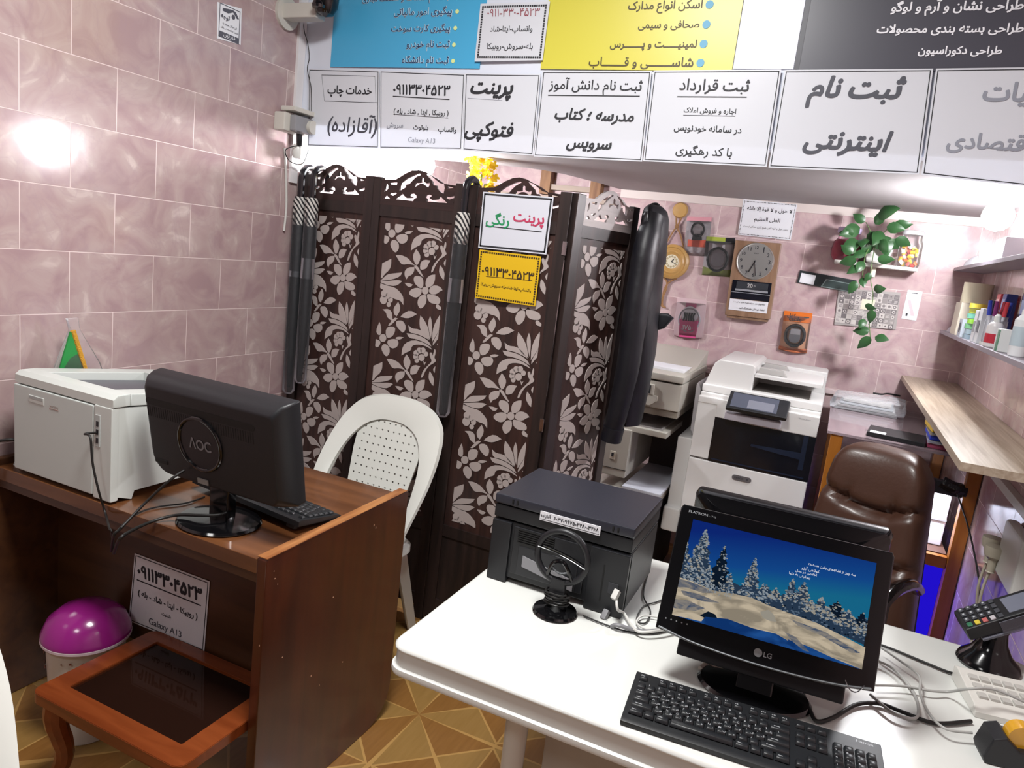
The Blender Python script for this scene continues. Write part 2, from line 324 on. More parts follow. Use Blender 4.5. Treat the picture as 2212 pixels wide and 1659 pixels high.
# ---------------------------------------------------------------- floral inlay and fretwork outlines, in mm on the panel face
PETALS = [[(212,388),(226,393),(248,390),(256,374),(257,352),(246,345),(223,357),(212,371)],[(270,354),(265,369),(270,391),(286,403),(304,407),(306,386),(301,367),(281,352)],[(284,343),(291,360),(311,367),(333,362),(343,351),(332,345),(319,333),(298,329),(287,335)],[(277,327),(287,330),(320,327),(337,317),(339,300),(320,295),(295,296),(281,309)],[(265,324),(275,321),(278,296),(268,276),(252,266),(238,285),(240,304),(249,318)],[(252,333),(251,345),(227,347),(203,336),(194,319),(214,308),(235,308),(250,322)],[(172,358),(189,360),(210,356),(202,345),(187,345)],[(320,290),(327,297),(336,291),(346,284),(349,275),(332,276),(323,281)],[(120,460),(142,464),(175,456),(195,440),(210,431),(182,433),(154,426),(141,437)],[(215,433),(201,453),(199,471),(210,493),(229,475),(233,457),(224,434)],[(235,423),(235,445),(251,458),(278,457),(271,443),(264,424),(240,416)],[(179,373),(168,388),(168,406),(183,420),(210,424),(210,405),(199,391),(187,387)],[(206,428),(219,434),(254,391),(244,394)],[(285,414),(292,442),(314,469),(329,486),(317,502),(314,517),(322,520),(329,507),(334,534),(339,531),(340,514),(336,501),(347,489),(334,477),(318,466),(303,443),(295,418),(289,412)],[(322,444),(336,432),(346,412),(349,388),(333,398),(321,415),(320,430)],[(345,469),(350,440),(341,445),(336,456)],[(257,241),(277,225),(299,194),(310,155),(284,165),(261,188),(255,218)],[(300,245),(310,226),(315,190),(314,160),(300,194),(294,221)],[(342,256),(347,232),(348,201),(331,167),(321,148),(317,190),(326,226)],[(345,194),(350,170),(345,163),(325,133),(324,147)],[(207,195),(223,185),(256,187),(283,175),(307,152),(281,161),(247,168),(214,167)],[(202,163),(233,165),(277,159),(308,144),(318,129),(287,140),(249,147),(216,146)],[(188,71),(188,100),(200,124),(235,142),(280,139),(310,128),(323,117),(288,128),(255,127),(231,117),(229,97),(208,87)],[(62,422),(101,444),(103,417),(96,398),(76,380),(67,363),(55,361),(49,414)],[(70,363),(90,383),(123,390),(156,397),(150,381),(115,364),(56,351)],[(56,348),(115,361),(145,366),(160,363),(146,349),(129,340),(95,339)],[(57,343),(95,337),(129,335),(157,318),(172,301),(175,272),(160,287),(134,289),(103,298),(82,317),(59,324)],[(150,280),(162,262),(161,243),(149,222),(135,232),(132,254)],[(240,244),(218,229),(197,221),(167,223),(179,239),(208,256)],[(81,241),(108,247),(124,237),(128,222),(132,201),(116,207),(104,215),(99,231)],[(152,206),(176,210),(192,196),(196,178),(187,161),(173,168),(155,181),(149,196)],[(139,217),(155,215),(123,180),(113,181)],[(71,188),(80,173),(85,140),(72,134),(57,150)],[(106,142),(105,164),(116,177),(146,180),(148,158),(138,140),(117,129)],[(114,119),(139,131),(162,131),(170,116),(162,99),(140,91),(121,102)],[(102,106),(124,99),(131,84),(131,68),(117,53),(96,72),(90,91)],[(56,118),(81,114),(85,103),(75,85),(60,86)],[(152,136),(164,144),(190,145),(177,134),(160,131)],[(288,482),(295,473),(303,481),(296,463)]]
DISCS = [(268,340,15),(254,506,12),(267,518,12),(283,521,12),(298,509,10),(253,491,11),(260,477,10),(280,492,14),(82,279,17),(83,304,15),(103,298,13),(114,283,11),(108,264,10),(94,127,16),(346,142,3)]
FRET = [[(33,742),(97,751),(113,759),(137,773),(166,785),(197,792),(230,794),(261,787),(290,773),(314,758),(336,752),(388,752),(382,654),(39,648)],[(119,736),(142,753),(175,769),(197,776),(203,772),(182,760),(167,745),(158,734),(143,731),(143,721),(115,704),(115,724)],[(225,776),(245,774),(278,762),(308,745),(313,730),(310,710),(296,715),(280,726),(277,737),(263,737),(256,751),(237,766)],[(206,757),(209,765),(220,759),(221,747),(234,742),(245,747),(246,735),(241,728),(218,740),(206,739),(186,726),(180,732),(185,741),(196,741),(207,744)],[(96,673),(131,697),(140,687),(151,681),(169,683),(178,686),(162,691),(165,698),(181,701),(193,694),(194,686),(184,680),(181,672)],[(239,675),(240,684),(231,691),(236,699),(250,702),(261,698),(251,689),(265,683),(288,688),(295,701),(329,677)],[(47,696),(49,723),(56,731),(62,722),(63,708)],[(66,733),(103,736),(101,726),(77,726)],[(71,695),(87,694),(99,699),(104,694),(89,685),(75,689)],[(44,671),(56,686),(76,672)],[(322,739),(357,743),(351,734),(325,730)],[(374,738),(380,724),(370,706),(353,711)],[(320,701),(336,699),(357,706),(357,698),(338,691),(323,694)],[(352,678),(369,692),(378,679)]]

# ---------------------------------------------------------------- the room
XL, XR, YB, YF, YS, ZC, ZS = -2.16, 0.57, 4.03, -2.2, 2.46, 2.9, 1.935
T_L = tiles('pink_wall_tiles', 'Y', .2985, .19, -.15, -.0395, ('B5A19F', 'AD9595', 'A48A8D')); T_B = tiles('pink_back_tiles', 'X', .2985, .1767, .07, -.1505, ('C6B0AF', 'BCA2A4', 'B39799'))
PLASTER = mat('grey_plaster', '9F9B9C', .8, bump=.15, bscale=30, vary=.06, vscale=6); WHITEWALL = mat('white_paint', 'DCDDE2', .6)
def parquet():
    m = mat('parquet_laminate', 'A9824A', .35, coat=.2); nt = m.node_tree; N = nt.nodes; L = nt.links; b = N['Principled BSDF']
    def math(op, a, b_=None, clamp=False):
        n = N.new('ShaderNodeMath'); n.operation = op; n.use_clamp = clamp
        for i, v in enumerate((a, b_)):
            if v is None: continue
            if isinstance(v, (int, float)): n.inputs[i].default_value = v
            else: L.new(v, n.inputs[i])
        return n.outputs[0]
    tc = N.new('ShaderNodeTexCoord'); mp = N.new('ShaderNodeMapping'); mp.inputs['Location'].default_value = (1.016, -1.912, 0); L.new(tc.outputs['Object'], mp.inputs[0])
    sp = N.new('ShaderNodeSeparateXYZ'); L.new(mp.outputs[0], sp.inputs[0]); P = .56
    fx = math('SUBTRACT', math('FRACT', math('ADD', math('DIVIDE', sp.outputs[0], P), .5)), .5); fy = math('SUBTRACT', math('FRACT', math('ADD', math('DIVIDE', sp.outputs[1], P), .5)), .5)
    ang = math('DIVIDE', math('ARCTAN2', fy, fx), PI/4); sec = math('FRACT', math('MULTIPLY', math('ADD', ang, 8), .5))
    tone = math('GREATER_THAN', sec, .5)
    rad = math('MAXIMUM', math('ABSOLUTE', fx), math('ABSOLUTE', fy)); dia = math('ADD', math('ABSOLUTE', fx), math('ABSOLUTE', fy))
    ring = math('GREATER_THAN', dia, .52); tone2 = math('ABSOLUTE', math('SUBTRACT', tone, ring))
    ln = math('LESS_THAN', math('ABSOLUTE', math('SUBTRACT', math('FRACT', math('ADD', ang, 8.5)), .5)), .035)
    ln2 = math('LESS_THAN', math('ABSOLUTE', math('SUBTRACT', dia, .52)), .009); ln3 = math('GREATER_THAN', rad, .495)
    lines = math('MAXIMUM', math('MAXIMUM', ln, ln2), ln3)
    st = N.new('ShaderNodeMapping'); st.inputs['Scale'].default_value = (40, 4, 1); st.inputs['Rotation'].default_value = (0, 0, .78); L.new(tc.outputs['Object'], st.inputs[0])
    n = N.new('ShaderNodeTexNoise'); n.inputs['Scale'].default_value = 2; n.inputs['Detail'].default_value = 5; L.new(st.outputs[0], n.inputs[0])
    def mix(f, a, c):
        x = N.new('ShaderNodeMix'); x.data_type = 'RGBA'
        for i, v in ((6, a), (7, c)):
            if isinstance(v, str): x.inputs[i].default_value = lin(v)
            else: L.new(v, x.inputs[i])
        L.new(f, x.inputs[0]); return x.outputs[2]
    c = mix(tone2, mix(n.outputs[0], '80602F', '957443'), mix(n.outputs[0], '70491F', '8C6434')); L.new(mix(lines, c, 'A8834C'), b.inputs['Base Color'])
    return m
struct(MB().box(XL-.1, XR+.1, YF-.1, YB+.1, -.1, 0).build('floor', parquet()))
struct(MB().box(XL-.1, XR+.1, YF-.1, YB+.1, ZC, ZC+.1).build('ceiling', mat('dimmed_ceiling', '55555A', .8)))  # unseen ceiling, coloured dark to hold down bounce light and reflections
struct(MB().box(XL-.1, XL, YF, YB, 0, ZC).build('wall_left', T_L)); struct(MB().box(XR, XR+.1, YF, YB, 0, ZC).build('wall_right', tiles('pink_side_tiles', 'Y', .2985, .1767, .05, -.1505)))
struct(MB().box(XL-.1, XR+.1, YB, YB+.1, 0, ZC).build('wall_back', T_B)); struct(MB().box(XL-.1, XR+.1, YF-.1, YF, 0, ZC).build('wall_front', mat('dimmed_front_wall', '5E5C60', .7)))  # unseen front wall also coloured dark to weaken bounce and reflections
struct(MB().box(XL, XR, YS+.012, YS+.07, ZS, ZC).build('wall_upper', mat('sign_wall_paint', 'D9DEEA', .5)))
slab = [(XL, YS+.07), (XR, YS+.07), (XR, YB), (-1.217, YB), (-1.245, 3.93), (-1.27, 3.80), (-1.33, 3.62), (-1.37, 3.50), (-1.44, 3.40), (-1.52, 3.36), (-1.7, 3.32), (XL, 3.30)]
struct(MB().prism(slab, ZS, ZS+.06, 'Z').build('ceiling', PLASTER, smooth=0))
struct(MB().box(-1.22, XR, YB-.012, YB, 1.893, ZS).build('trim_1', mat('cream_trim', 'CFC3BE', .5)))
struct(MB().box(-1.6, .33, YB-.014, YB, 1.006, 1.031, .003).build('trim_2', mat('pale_trim', 'D8C6C6', .35)))
struct(MB().box(XL, XL+.012, YS-.03, YS+.01, 1.70, ZC).build('trim_3', mat('white_trim', 'E2E0E2', .4)))

# lamps: LED bulbs screwed to the low ceiling
def led_bulb(loc, label, power, r=.052):
    t = thing('led_bulb', label, 'lamp', loc)
    b = MB().lathe([(0, -r), (r*.5, -r*.87), (r*.87, -r*.5), (r, 0), (r*.92, r*.4), (r*.7, r*.8)], seg=24).build('bulb', emis('bulb_glow_%d' % power, 'FBFCFF', power), t, 60)
    MB().cyl((0, 0, r*.78), (0, 0, ZS-loc[2]), r*.62, r*.8).build('lamp_holder', WHITEP, t); return t
led_bulb((.45, 3.15, 1.855), 'glowing white bulb under the low ceiling above the upper right shelf', BULB)
led_bulb((-1.86, 2.98, 1.868), 'glowing white bulb under the low ceiling behind the folding screen', BULB*1.5)
for i, (x, y) in enumerate(((-.75, 1.0), (-1.1, -.9))):
    t = thing('ceiling_lamp', ['square white ceiling lamp above the two desks', 'square white ceiling lamp near the shop front'][i], 'lamp', (x, y, ZC))
    MB().box(-.3, .3, -.3, .3, -.035, 0, .008).build('lamp_frame', WHITEP, t)

# ---------------------------------------------------------------- folding screen
W_DARK = wood('dark_walnut', '191211', '2E201D', 'Z', .38, .3); W_BOARD = wood('walnut_board', '281A18', '412A25', 'Z', .42, .1)
W_FRET = wood('walnut_fretwork', '211615', '352320', 'X', .3, .3); W_GLARE = wood('glare_fretwork', 'A79F9E', 'B9B2B1', 'X', .3, .3)  # second fretwork colour imitates lamp glare on the last panel's dark wood
for m_ in (W_DARK,): m_.node_tree.nodes['Principled BSDF'].inputs['Coat Roughness'].default_value = .55; INLAY = mat('beige_inlay', 'ADA29F', .45)
def clip(poly, x0, x1, z0, z1):
    for ax, lim, sg in ((0, x0, 1), (0, x1, -1), (1, z0, 1), (1, z1, -1)):
        out = []
        for a, b in zip(poly, poly[1:]+poly[:1]):
            ia, ib = (a[ax]-lim)*sg >= 0, (b[ax]-lim)*sg >= 0
            if ia: out.append(a)
            if ia != ib: t = (lim-a[ax])/(b[ax]-a[ax]); out.append((a[0]+(b[0]-a[0])*t, a[1]+(b[1]-a[1])*t))
        poly = out
        if len(poly) < 3: return []
    return poly
def soften(P):
    out = []; n = len(P)
    for i in range(n):
        a, b, c = Vector(P[i-1]), Vector(P[i]), Vector(P[(i+1) % n]); u, v = a-b, c-b
        if u.length > 0 and v.length > 0 and u.angle(v, 3) < R(88): out.append(P[i])
        else: out += [tuple(b.lerp(a, .25)), tuple(b.lerp(c, .25))]
    return out
def inlay_mesh():
    mb = MB(); PER = .414
    for k in range(0, -3, -1):
        for P in PETALS:
            q = clip(soften([(x/1000+.02, z/1000+1+k*PER) for x, z in P]), .081, .365, .455, 1.580)
            if q: mb.prism(q, -.0052, -.003)
        for x, z, r in DISCS:
            q = clip([(x/1000+.02+r/1000*math.cos(2*PI*i/14), z/1000+1+k*PER+r/1000*math.sin(2*PI*i/14)) for i in range(14)], .081, .365, .455, 1.580)
            if q: mb.prism(q, -.0056, -.003)
    for P in PETALS:                                            # the cut row along the top
        q = clip(soften([(x/1000+.02, z/1000+1+PER) for x, z in P]), .081, .365, .455, 1.580)
        if q: mb.prism(q, -.0052, -.003)
    for x, z, r in DISCS:
        q = clip([(x/1000+.02+r/1000*math.cos(2*PI*i/14), z/1000+1+PER+r/1000*math.sin(2*PI*i/14)) for i in range(14)], .081, .365, .455, 1.580)
        if q: mb.prism(q, -.0056, -.003)
    return mb
screen = thing('folding_screen', 'four-panel dark wooden folding screen with pale flower inlay and fretwork tops', 'room divider', (-1.33, 2.45, 0))
HX = [(-2.155, 2.505), (-1.755, 2.447), (-1.33, 2.452), (-.90, 2.438), (-.786, 2.848)]
fret = [[(x/1000+.02, z/1000+1) for x, z in p] for p in FRET]
fret[0] = [(.045, 1.742), (.115, 1.747), (.133, 1.757), (.157, 1.772), (.186, 1.785), (.2125, 1.789), (.239, 1.785), (.268, 1.772), (.292, 1.757), (.31, 1.747), (.385, 1.742), (.385, 1.648), (.045, 1.648)]
inl = None
for i in range(4):
    a, b = Vector(HX[i]), Vector(HX[i+1]); d = b-a; pw = .425; k = 1.0
    mb = MB(); TH = .0125
    for u0, u1 in ((.002, .052), (.378, .423)): mb.box(u0, u1, -TH, TH, .0, 1.752, .003)
    for z0, z1 in ((1.605, 1.650), (.385, .43), (.06, .11)): mb.box(.052, .378, -TH+.002, TH-.002, z0, z1)
    p = mb.build('panel', W_DARK, screen, 30, loc=(a.x+1.33, a.y-2.45, 0), rot=(0, 0, math.atan2(d.y, d.x)))
    MB().box(.0515, .3785, -.003, .004, .43, 1.605).build('board', W_BOARD, p)
    MB().box(.0515, .3785, -.004, .004, .11, .385).build('lower_board', W_DARK, p)
    if inl is None: inl = inlay_mesh().build('floral_inlay', INLAY, p, 0); inl['label'] = 'pale beige flower and leaf inlay'
    else: c = inl.copy(); COL.objects.link(c); c.parent = p
    me = plate(fret[0], fret[1:], .010); MB().mesh(me, Matrix.Translation((0, -.006, 0))).build('fretwork', W_GLARE if i == 3 else W_FRET, p, 0)
    if i == 2:
        h = MB()
        for z in (.92, 1.56): h.box(.412, .428, -.0165, -.0115, z-.024, z+.024, .001)
        h.box(.4235, .4265, -.0155, -.0125, 1.03, 1.52).build('hinge', CHROME, p)

# umbrellas in plastic sleeves hung on the screen by their handles
STRIPE = mat('black_umbrella_cloth', '0E0F14', .6, bump=.6, bscale=45)
def stripes():
    m = mat('striped_umbrella_band', 'C9C6C2', .5); nt = m.node_tree; w = nt.nodes.new('ShaderNodeTexWave'); tc = nt.nodes.new('ShaderNodeTexCoord'); cr = nt.nodes.new('ShaderNodeValToRGB')
    w.bands_direction = 'DIAGONAL'; w.inputs['Scale'].default_value = 26; w.inputs['Distortion'].default_value = 2; cr.color_ramp.interpolation = 'CONSTANT'
    cr.color_ramp.elements[0].color = lin('17171C'); cr.color_ramp.elements[1].color = lin('C4C1BC'); cr.color_ramp.elements[1].position = .45
    nt.links.new(tc.outputs['Object'], w.inputs[0]); nt.links.new(w.outputs[0], cr.inputs[0]); nt.links.new(cr.outputs[0], nt.nodes['Principled BSDF'].inputs['Base Color']); return m
SLEEVE = clear('plastic_sleeve', 'E8EAF2', .0, .16)
def umbrella(x, y, z0, label, hook=1, ztop=1.766):
    t = thing('umbrella', label, 'umbrella', (x, y, z0), group='umbrellas hung on the folding screen'); H = ztop-z0
    hk = [(0, 0, H-.25), (0, 0, H-.04)] + [(0, .046-.046*math.cos(PI*k/6), H-.04+.046*math.sin(PI*k/6)+.0) for k in range(1, 7)] + [(0, .092, H-.085)]
    MB().tube(hk, .0135, 10).build('handle', mat('black_handle', '121218', .3, coat=.3), t)
    MB().lathe([(.006, .0), (.011, .05), (.020, .30), (.024, .55), (.024, H-.22), (.016, H-.20)], seg=14).build('canopy', STRIPE, t)
    MB().lathe([(.025, H-.235), (.0275, H-.22), (.028, H-.14), (.022, H-.12)], seg=16).build('band', stripes(), t)
    MB().lathe([(.016, -.03), (.027, -.015), (.026, .10), (.027, .5), (.0285, H-.45), (.028, H-.18)], seg=12).build('plastic_sleeve', SLEEVE, t)
umbrella(-2.108, 2.450, .84, 'black umbrella in a plastic sleeve hanging against the tiled left wall')
umbrella(-2.040, 2.441, .90, 'black umbrella in a plastic sleeve hanging second from the left wall')
umbrella(-1.312, 2.404, .905, 'black striped umbrella in a plastic sleeve between second and third screen panels', ztop=1.767)

# ---------------------------------------------------------------- posters and paper signs on the fascia
BACKLIT = mat('laminated_paper', 'E6E9F0', .25, transl=.22)
YSG = YS
def quad(s, pts): return [s.uv(*p) for p in pts]
def rectify(Q):  # upright rectangle through the four measured corners
    x0 = (Q[0][0]+Q[3][0])/2; x1 = (Q[1][0]+Q[2][0])/2; z1 = (Q[0][1]+Q[1][1])/2; z0 = (Q[2][1]+Q[3][1])/2
    return x0, x1, z0, z1
def banner(name, label, px, col, y, m=None, depth=.004):
    o = ony(*px[3], y); s = Sign(name, label, 'banner', (o.x, y, o.z), 0); Q = quad(s, px); x0, x1, z0, z1 = rectify(Q); z1 = max(z1, z0+.42)
    s.sheet([(x0, z0), (x1, z0), (x1, z1), (x0, z1)], m or mat(name+'_print', col, .35), 'sheet', depth); s.rect = (x0, x1, z0, z1); return s
LINE = dict(bold=.012)
b = banner('blue_banner', 'sky-blue printed banner with Persian list on the upper wall', [(726, 0), (1050, 0), (1036, 149), (711, 143)], '2FA8DC', YS+.006, mat('blue_print', '4AA9D6', .35))
BLU = [mat('pale_outline', 'C9E6F5', .5), mat('navy_ink', '1D3E66', .5), mat('pale_yellow_dot', 'D9E7A0', .5)]
def outlined(s, mb, txt, pl, pr, c0, c1, **k):
    mb.mi = c0; s.text(mb, txt, pl, pr, y=-.0012, bold=.05, **k); mb.mi = c1; s.text(mb, txt, pl, pr, y=-.003, bold=.004, **k)
for txt, pl, pr in (('پیگیری امور مالیاتی', (852, 28), (977, 25)), ('پیگیری کارت سوخت', (846, 65), (973, 60)), ('ثبت نام خودرو', (879, 101), (972, 96)), ('ثبت نام دانشگاه', (869, 134), (970, 130)), ('ثبت نام خدمات و صنعت تجاری', (783, 1), (975, -6))):
    t = MB(); outlined(b, t, txt, pl, pr, 0, 1); t.build('lettering', BLU[:2], b.root, 0)
for x, y in ((988, 25), (984, 61), (981, 97), (979, 132)): u, v = b.uv(x, y); MB().disc((u, -.002, v), .0075).build('bullet', BLU[2], b.root, 0)
y_ = banner('yellow_banner', 'yellow printed banner with Persian list and blue dots on the upper wall', [(1192, 0), (1606, 0), (1581, 150), (1160, 152)], 'E6DC32', YS+.006, mat('yellow_print', 'D3CB4C', .35))
t = MB()
for txt, pl, pr in (('اسکن انواع مدارک', (1357, 18), (1517, 12)), ('صحافی و سیمی', (1379, 58), (1511, 52)), ('لمینیـــــت و پـــــــرس', (1318, 101), (1505, 95)), ('شاســـــــی و قـــــــاب', (1272, 139), (1498, 134))): t = MB(); y_.text(t, txt, pl, pr, bold=.016, y=-.0012); t.build('lettering', mat('olive_ink', '4A3F14', .5), y_.root, 0)
for x, y in ((1533, 10), (1526, 53), (1520, 95), (1513, 136)): u, v = y_.uv(x, y); MB().disc((u, -.0015, v), .0125).build('bullet', mat('blue_dot', '5FA6C8', .5), y_.root, 0)
g_ = banner('grey_banner', 'dark grey printed banner with white Persian list at the upper right', [(1741, 0), (2260, 0), (2240, 160), (1716, 147)], '55555F', YS+.006, mat('charcoal_print', '4A4A54', .35))
t = MB()
for txt, pl, pr in (('طراحی نشان و آرم و لوگو', (1925, 24), (2212, 8)), ('طراحی بسته بندی محصولات', (1894, 70), (2212, 58)), ('طراحی دکوراسیون', (1983, 116), (2165, 106))): t = MB(); g_.text(t, txt, pl, pr, bold=.03, y=-.0012); t.build('lettering', mat('white_ink', 'EDEEF4', .5), g_.root, 0)
X0, X1, Z0, Z1 = g_.rect; MB().box(X0, X0+.014, -.001, 0, Z0, Z1).build('edge_stripe', mat('darker_edge', '3A3A44', .4), g_.root, 0)
w_ = banner('white_banner', 'plain white panel between the yellow and the dark grey banners', [(1608, 0), (1740, 0), (1714, 148), (1583, 150)], 'DDE0EC', YS+.008)
def papersign(name, label, px, lines, y=YS-.002, m=BACKLIT, frame=.0025, inset=.006, dots=None, ink=INK, cat='sign', th=.0012, exact=True, group=None):
    o = ony(*px[3], y); s = Sign(name, label, cat, (o.x, y, o.z), 0, group); Q = quad(s, px); s.Q = Q
    s.sheet([Q[3], Q[2], Q[1], Q[0]] if exact else None, m, 'paper', th)
    t = MB(); x0, x1, z0, z1 = rectify(Q); s.rect = (x0, x1, z0, z1)
    if frame:
        C = [(q[0]+(inset if i in (0, 3) else -inset), q[1]+(inset if i in (2, 3) else -inset)) for i, q in enumerate(Q)]
        for a, b2 in zip(C, C[1:]+C[:1]):
            d = Vector((b2[0]-a[0], 0, b2[1]-a[1])); n = Vector((-d.z, 0, d.x)).normalized()*frame/2; A, B2 = Vector((a[0], -.0008, a[1])), Vector((b2[0], -.0008, b2[1])); e = d.normalized()*frame/2
            t.face([A-e-n, B2+e-n, B2+e+n, A-e+n])
    if dots: s.dots(t, x0+dots[0], x1-dots[0], z0+dots[0], z1-dots[0], dots[1], dots[2])
    mats = [ink]
    for L in lines:
        txt, pl, pr = L[:3]; k = dict(L[3]) if len(L) > 3 else {}; c = k.pop('ink', None)
        if c is not None:
            if c not in mats: mats.append(c)
            t.mi = mats.index(c)
        else: t.mi = 0
        if txt == '_':
            a, b2 = s.uv(*pl), s.uv(*pr); w = k.get('w', .0016); t.hexa([(a[0], -.001, a[1]-w), (b2[0], -.001, b2[1]-w), (b2[0], 0, b2[1]-w), (a[0], 0, a[1]-w), (a[0], -.001, a[1]+w), (b2[0], -.001, b2[1]+w), (b2[0], 0, b2[1]+w), (a[0], 0, a[1]+w)])
        else: s.text(t, txt, pl, pr, **k)
    t.build('lettering', mats, s.root, 0); return s
FAINT = mat('faint_grey_ink', '8E929E', .6); MID = mat('grey_ink', '4A4C56', .6)
SL = dict(bold=.03, slant=.22)
papersign('paper_sign', 'white laminated sign with boxed heading, leftmost of the lower row at the wall corner', [(667, 148), (820, 152), (818, 321), (664, 316)],
    [('خدمات چاپ', (708, 199), (803, 197), dict(bold=.02)), ('(آقازاده)', (708, 272), (815, 272), dict(slant=.12, ink=MID))] + [('_', a, b, dict(w=.0008)) for a, b in (((695, 162), (810, 165)), ((701, 218), (817, 222)), ((695, 162), (701, 218)), ((810, 165), (812, 222)))])
papersign('paper_sign', 'white laminated sign with a phone number and small Persian lines, second in lower row', [(821, 152), (1005, 159), (998, 324), (820, 321)],
    [('۰۹۱۱۳۳۰۴۵۲۳', (850, 192), (972, 196), dict(bold=.02)), ('_', (849, 208), (971, 215)), ('( روبیکا , ایتا , شاد , بله )', (851, 240), (969, 247), dict(bold=.01)), ('_', (850, 247), (968, 255), dict(w=.0008)),
     ('واتساپ', (947, 280), (986, 284), dict(bold=.015)), ('بلوتوث', (893, 275), (925, 278), dict(bold=.015)), ('سروش', (836, 271), (871, 273), dict(ink=FAINT)), ('Galaxy A13', (882, 303), (940, 307), dict(ink=FAINT, bold=-.01))])
papersign('paper_sign', 'white laminated sign with two large slanted Persian words, third in the lower row', [(1005, 158), (1168, 160), (1152, 336), (999, 325)],
    [('پرینت', (1017, 196), (1107, 200), SL), ('فتوکپی', (1005, 284), (1108, 286), SL), ('_', (1010, 212), (1085, 217), dict(w=.0006, ink=FAINT))])
papersign('paper_sign', 'white laminated sign, underlined heading above two slanted lines, fourth in lower row', [(1172, 153), (1408, 153), (1387, 349), (1153, 338)],
    [('ثبت نام دانش آموز', (1186, 187), (1387, 187), dict(bold=.012)), ('_', (1184, 206), (1382, 208)), ('مدرسه ؛ کتاب', (1199, 250), (1369, 253), SL), ('سرویس', (1224, 316), (1320, 318), SL)])
papersign('paper_sign', 'white laminated sign with a heading and three lines of Persian, fifth in the lower row', [(1412, 152), (1688, 150), (1656, 361), (1389, 348)],
    [('ثبت قرارداد', (1468, 188), (1619, 187), dict(bold=.015)), ('_', (1463, 209), (1613, 210)), ('اجاره و فروش املاک', (1477, 240), (1590, 241), dict(bold=.012)), ('_', (1476, 249), (1588, 251), dict(w=.0008)), ('در سامانه خودنویس', (1456, 280), (1602, 280), dict(bold=.014)), ('با کد رهگیری', (1460, 329), (1582, 327), dict(bold=.014))])
papersign('paper_sign', 'wide white laminated sign with two big slanted grey lines, sixth in the lower row', [(1695, 151), (2016, 148), (1985, 377), (1660, 362)],
    [('ثبت نام', (1746, 201), (1952, 199), dict(bold=.035, slant=.22, ink=MID)), ('اینترنتی', (1737, 309), (1924, 309), dict(bold=.035, slant=.22, ink=MID))])
papersign('paper_sign', 'overexposed white laminated sign at the right end of the lower row', [(2022, 148), (2300, 144), (2280, 410), (1990, 378)],
    [('مالیات', (2124, 205), (2290, 203), dict(bold=.03, ink=FAINT)), ('اقتصادی', (2046, 312), (2226, 310), dict(bold=.03, ink=FAINT)), ('_', (2019, 165), (2014, 190), dict(w=.001))])
papersign('dotted_notice', 'white notice with a dotted border and red phone number over the blue banner edge', [(1038, 8), (1188, 3), (1172, 130), (1025, 133)],
    [('۰۹۱۱-۳۳۰-۴۵۲۳', (1053, 28), (1166, 25), dict(ink=mat('red_ink', '8E4550', .6), bold=-.005)), ('واتساپ-ایتا-شاد', (1059, 64), (1150, 65), dict(bold=.005)), ('بله-سروش-روبیکا', (1052, 101), (1151, 102), dict(bold=.005))], y=YS-.003, frame=0, dots=(.012, .0085, .0031))
# signs on the third screen panel
YP = 2.4205
GR, RD = mat('green_ink', '1E8A55', .5), mat('crimson_ink', 'B8385C', .5)
papersign('paper_sign', 'white black-bordered sign with red and green Persian words on the third screen panel', [(1044, 414), (1196, 426), (1180, 550), (1033, 535)],
    [('پرینت', (1109, 475), (1175, 480), dict(ink=RD, bold=.02)), ('رنگی', (1051, 474), (1100, 478), dict(ink=GR, bold=.02)), ('_', (1049, 488), (1170, 501))], y=YP, m=mat('white_board', 'CFD2DC', .4), frame=.006, inset=.008, th=.004)
papersign('paper_sign', 'yellow paper sign with a dotted border and phone number on the third screen panel', [(1036, 539), (1169, 554), (1156, 662), (1026, 643)],
    [('۰۹۱۱۳۳۰۴۵۲۳', (1041, 587), (1154, 595), dict(bold=.02)), ('_', (1050, 597), (1150, 606), dict(w=.0008)), ('واتساپ-ایتا-شاد-بله-سروش-روبیکا', (1039, 614), (1147, 629), dict(bold=.008))], y=YP+.002, m=mat('yellow_paper', 'D9B010', .5), frame=0, dots=(.008, .0088, .0030), ink=mat('brown_ink', '3A2A10', .6))
# notice on the back wall
papersign('prayer_notice', 'white notice with a dotted border and two Arabic lines high on the back wall', [(1606, 430), (1722, 442), (1708, 519), (1594, 507)],
    [('لا حول و لا قوة إلا بالله', (1614, 450), (1711, 459), dict(bold=.01)), ('العلی العظیم', (1629, 475), (1685, 478), dict(bold=.01)), ('بدون حول و قوه الهی هیچ کاری ممکن نیست', (1606, 489), (1702, 497), dict(bold=.0))], y=YB-.0138, m=PAPER, frame=0, dots=(.007, .007, .0018))
# CCTV notice on the left wall
s = Sign('cctv_notice', 'small white notice with a drawn camera eye on the tiled left wall', 'sign', (XL+.0015, 2.025, 2.135), PI/2)
Q = [s.uv(470, 4), s.uv(522, 19), s.uv(520, 97), s.uv(469, 83)]; s.sheet([Q[3], Q[2], Q[1], Q[0]], PAPER); w = s.uv(521, 60)[0]; h0, h1 = s.uv(495, 90)[1], s.uv(495, 12)[1]; H = h1-h0
t = MB()
s.frame(t, [(.006, h0+.004), (w-.008, h0+.004), (w-.008, h1-.004), (.006, h1-.004)], .002)
t.prism([(w*.18, h0+H*.86), (w*.18, h0+H*.78), (w*.42, h0+H*.77), (w*.62, h0+H*.86), (w*.8, h0+H*.72), (w*.88, h0+H*.74), (w*.74, h0+H*.89), (w*.6, h0+H*.92)], -.001, 0); t.disc((w*.64, -.001, h0+H*.73), .008)
put_text(t, 'توجه', w*.12, w*.48, h0+H*.62, bold=.03)
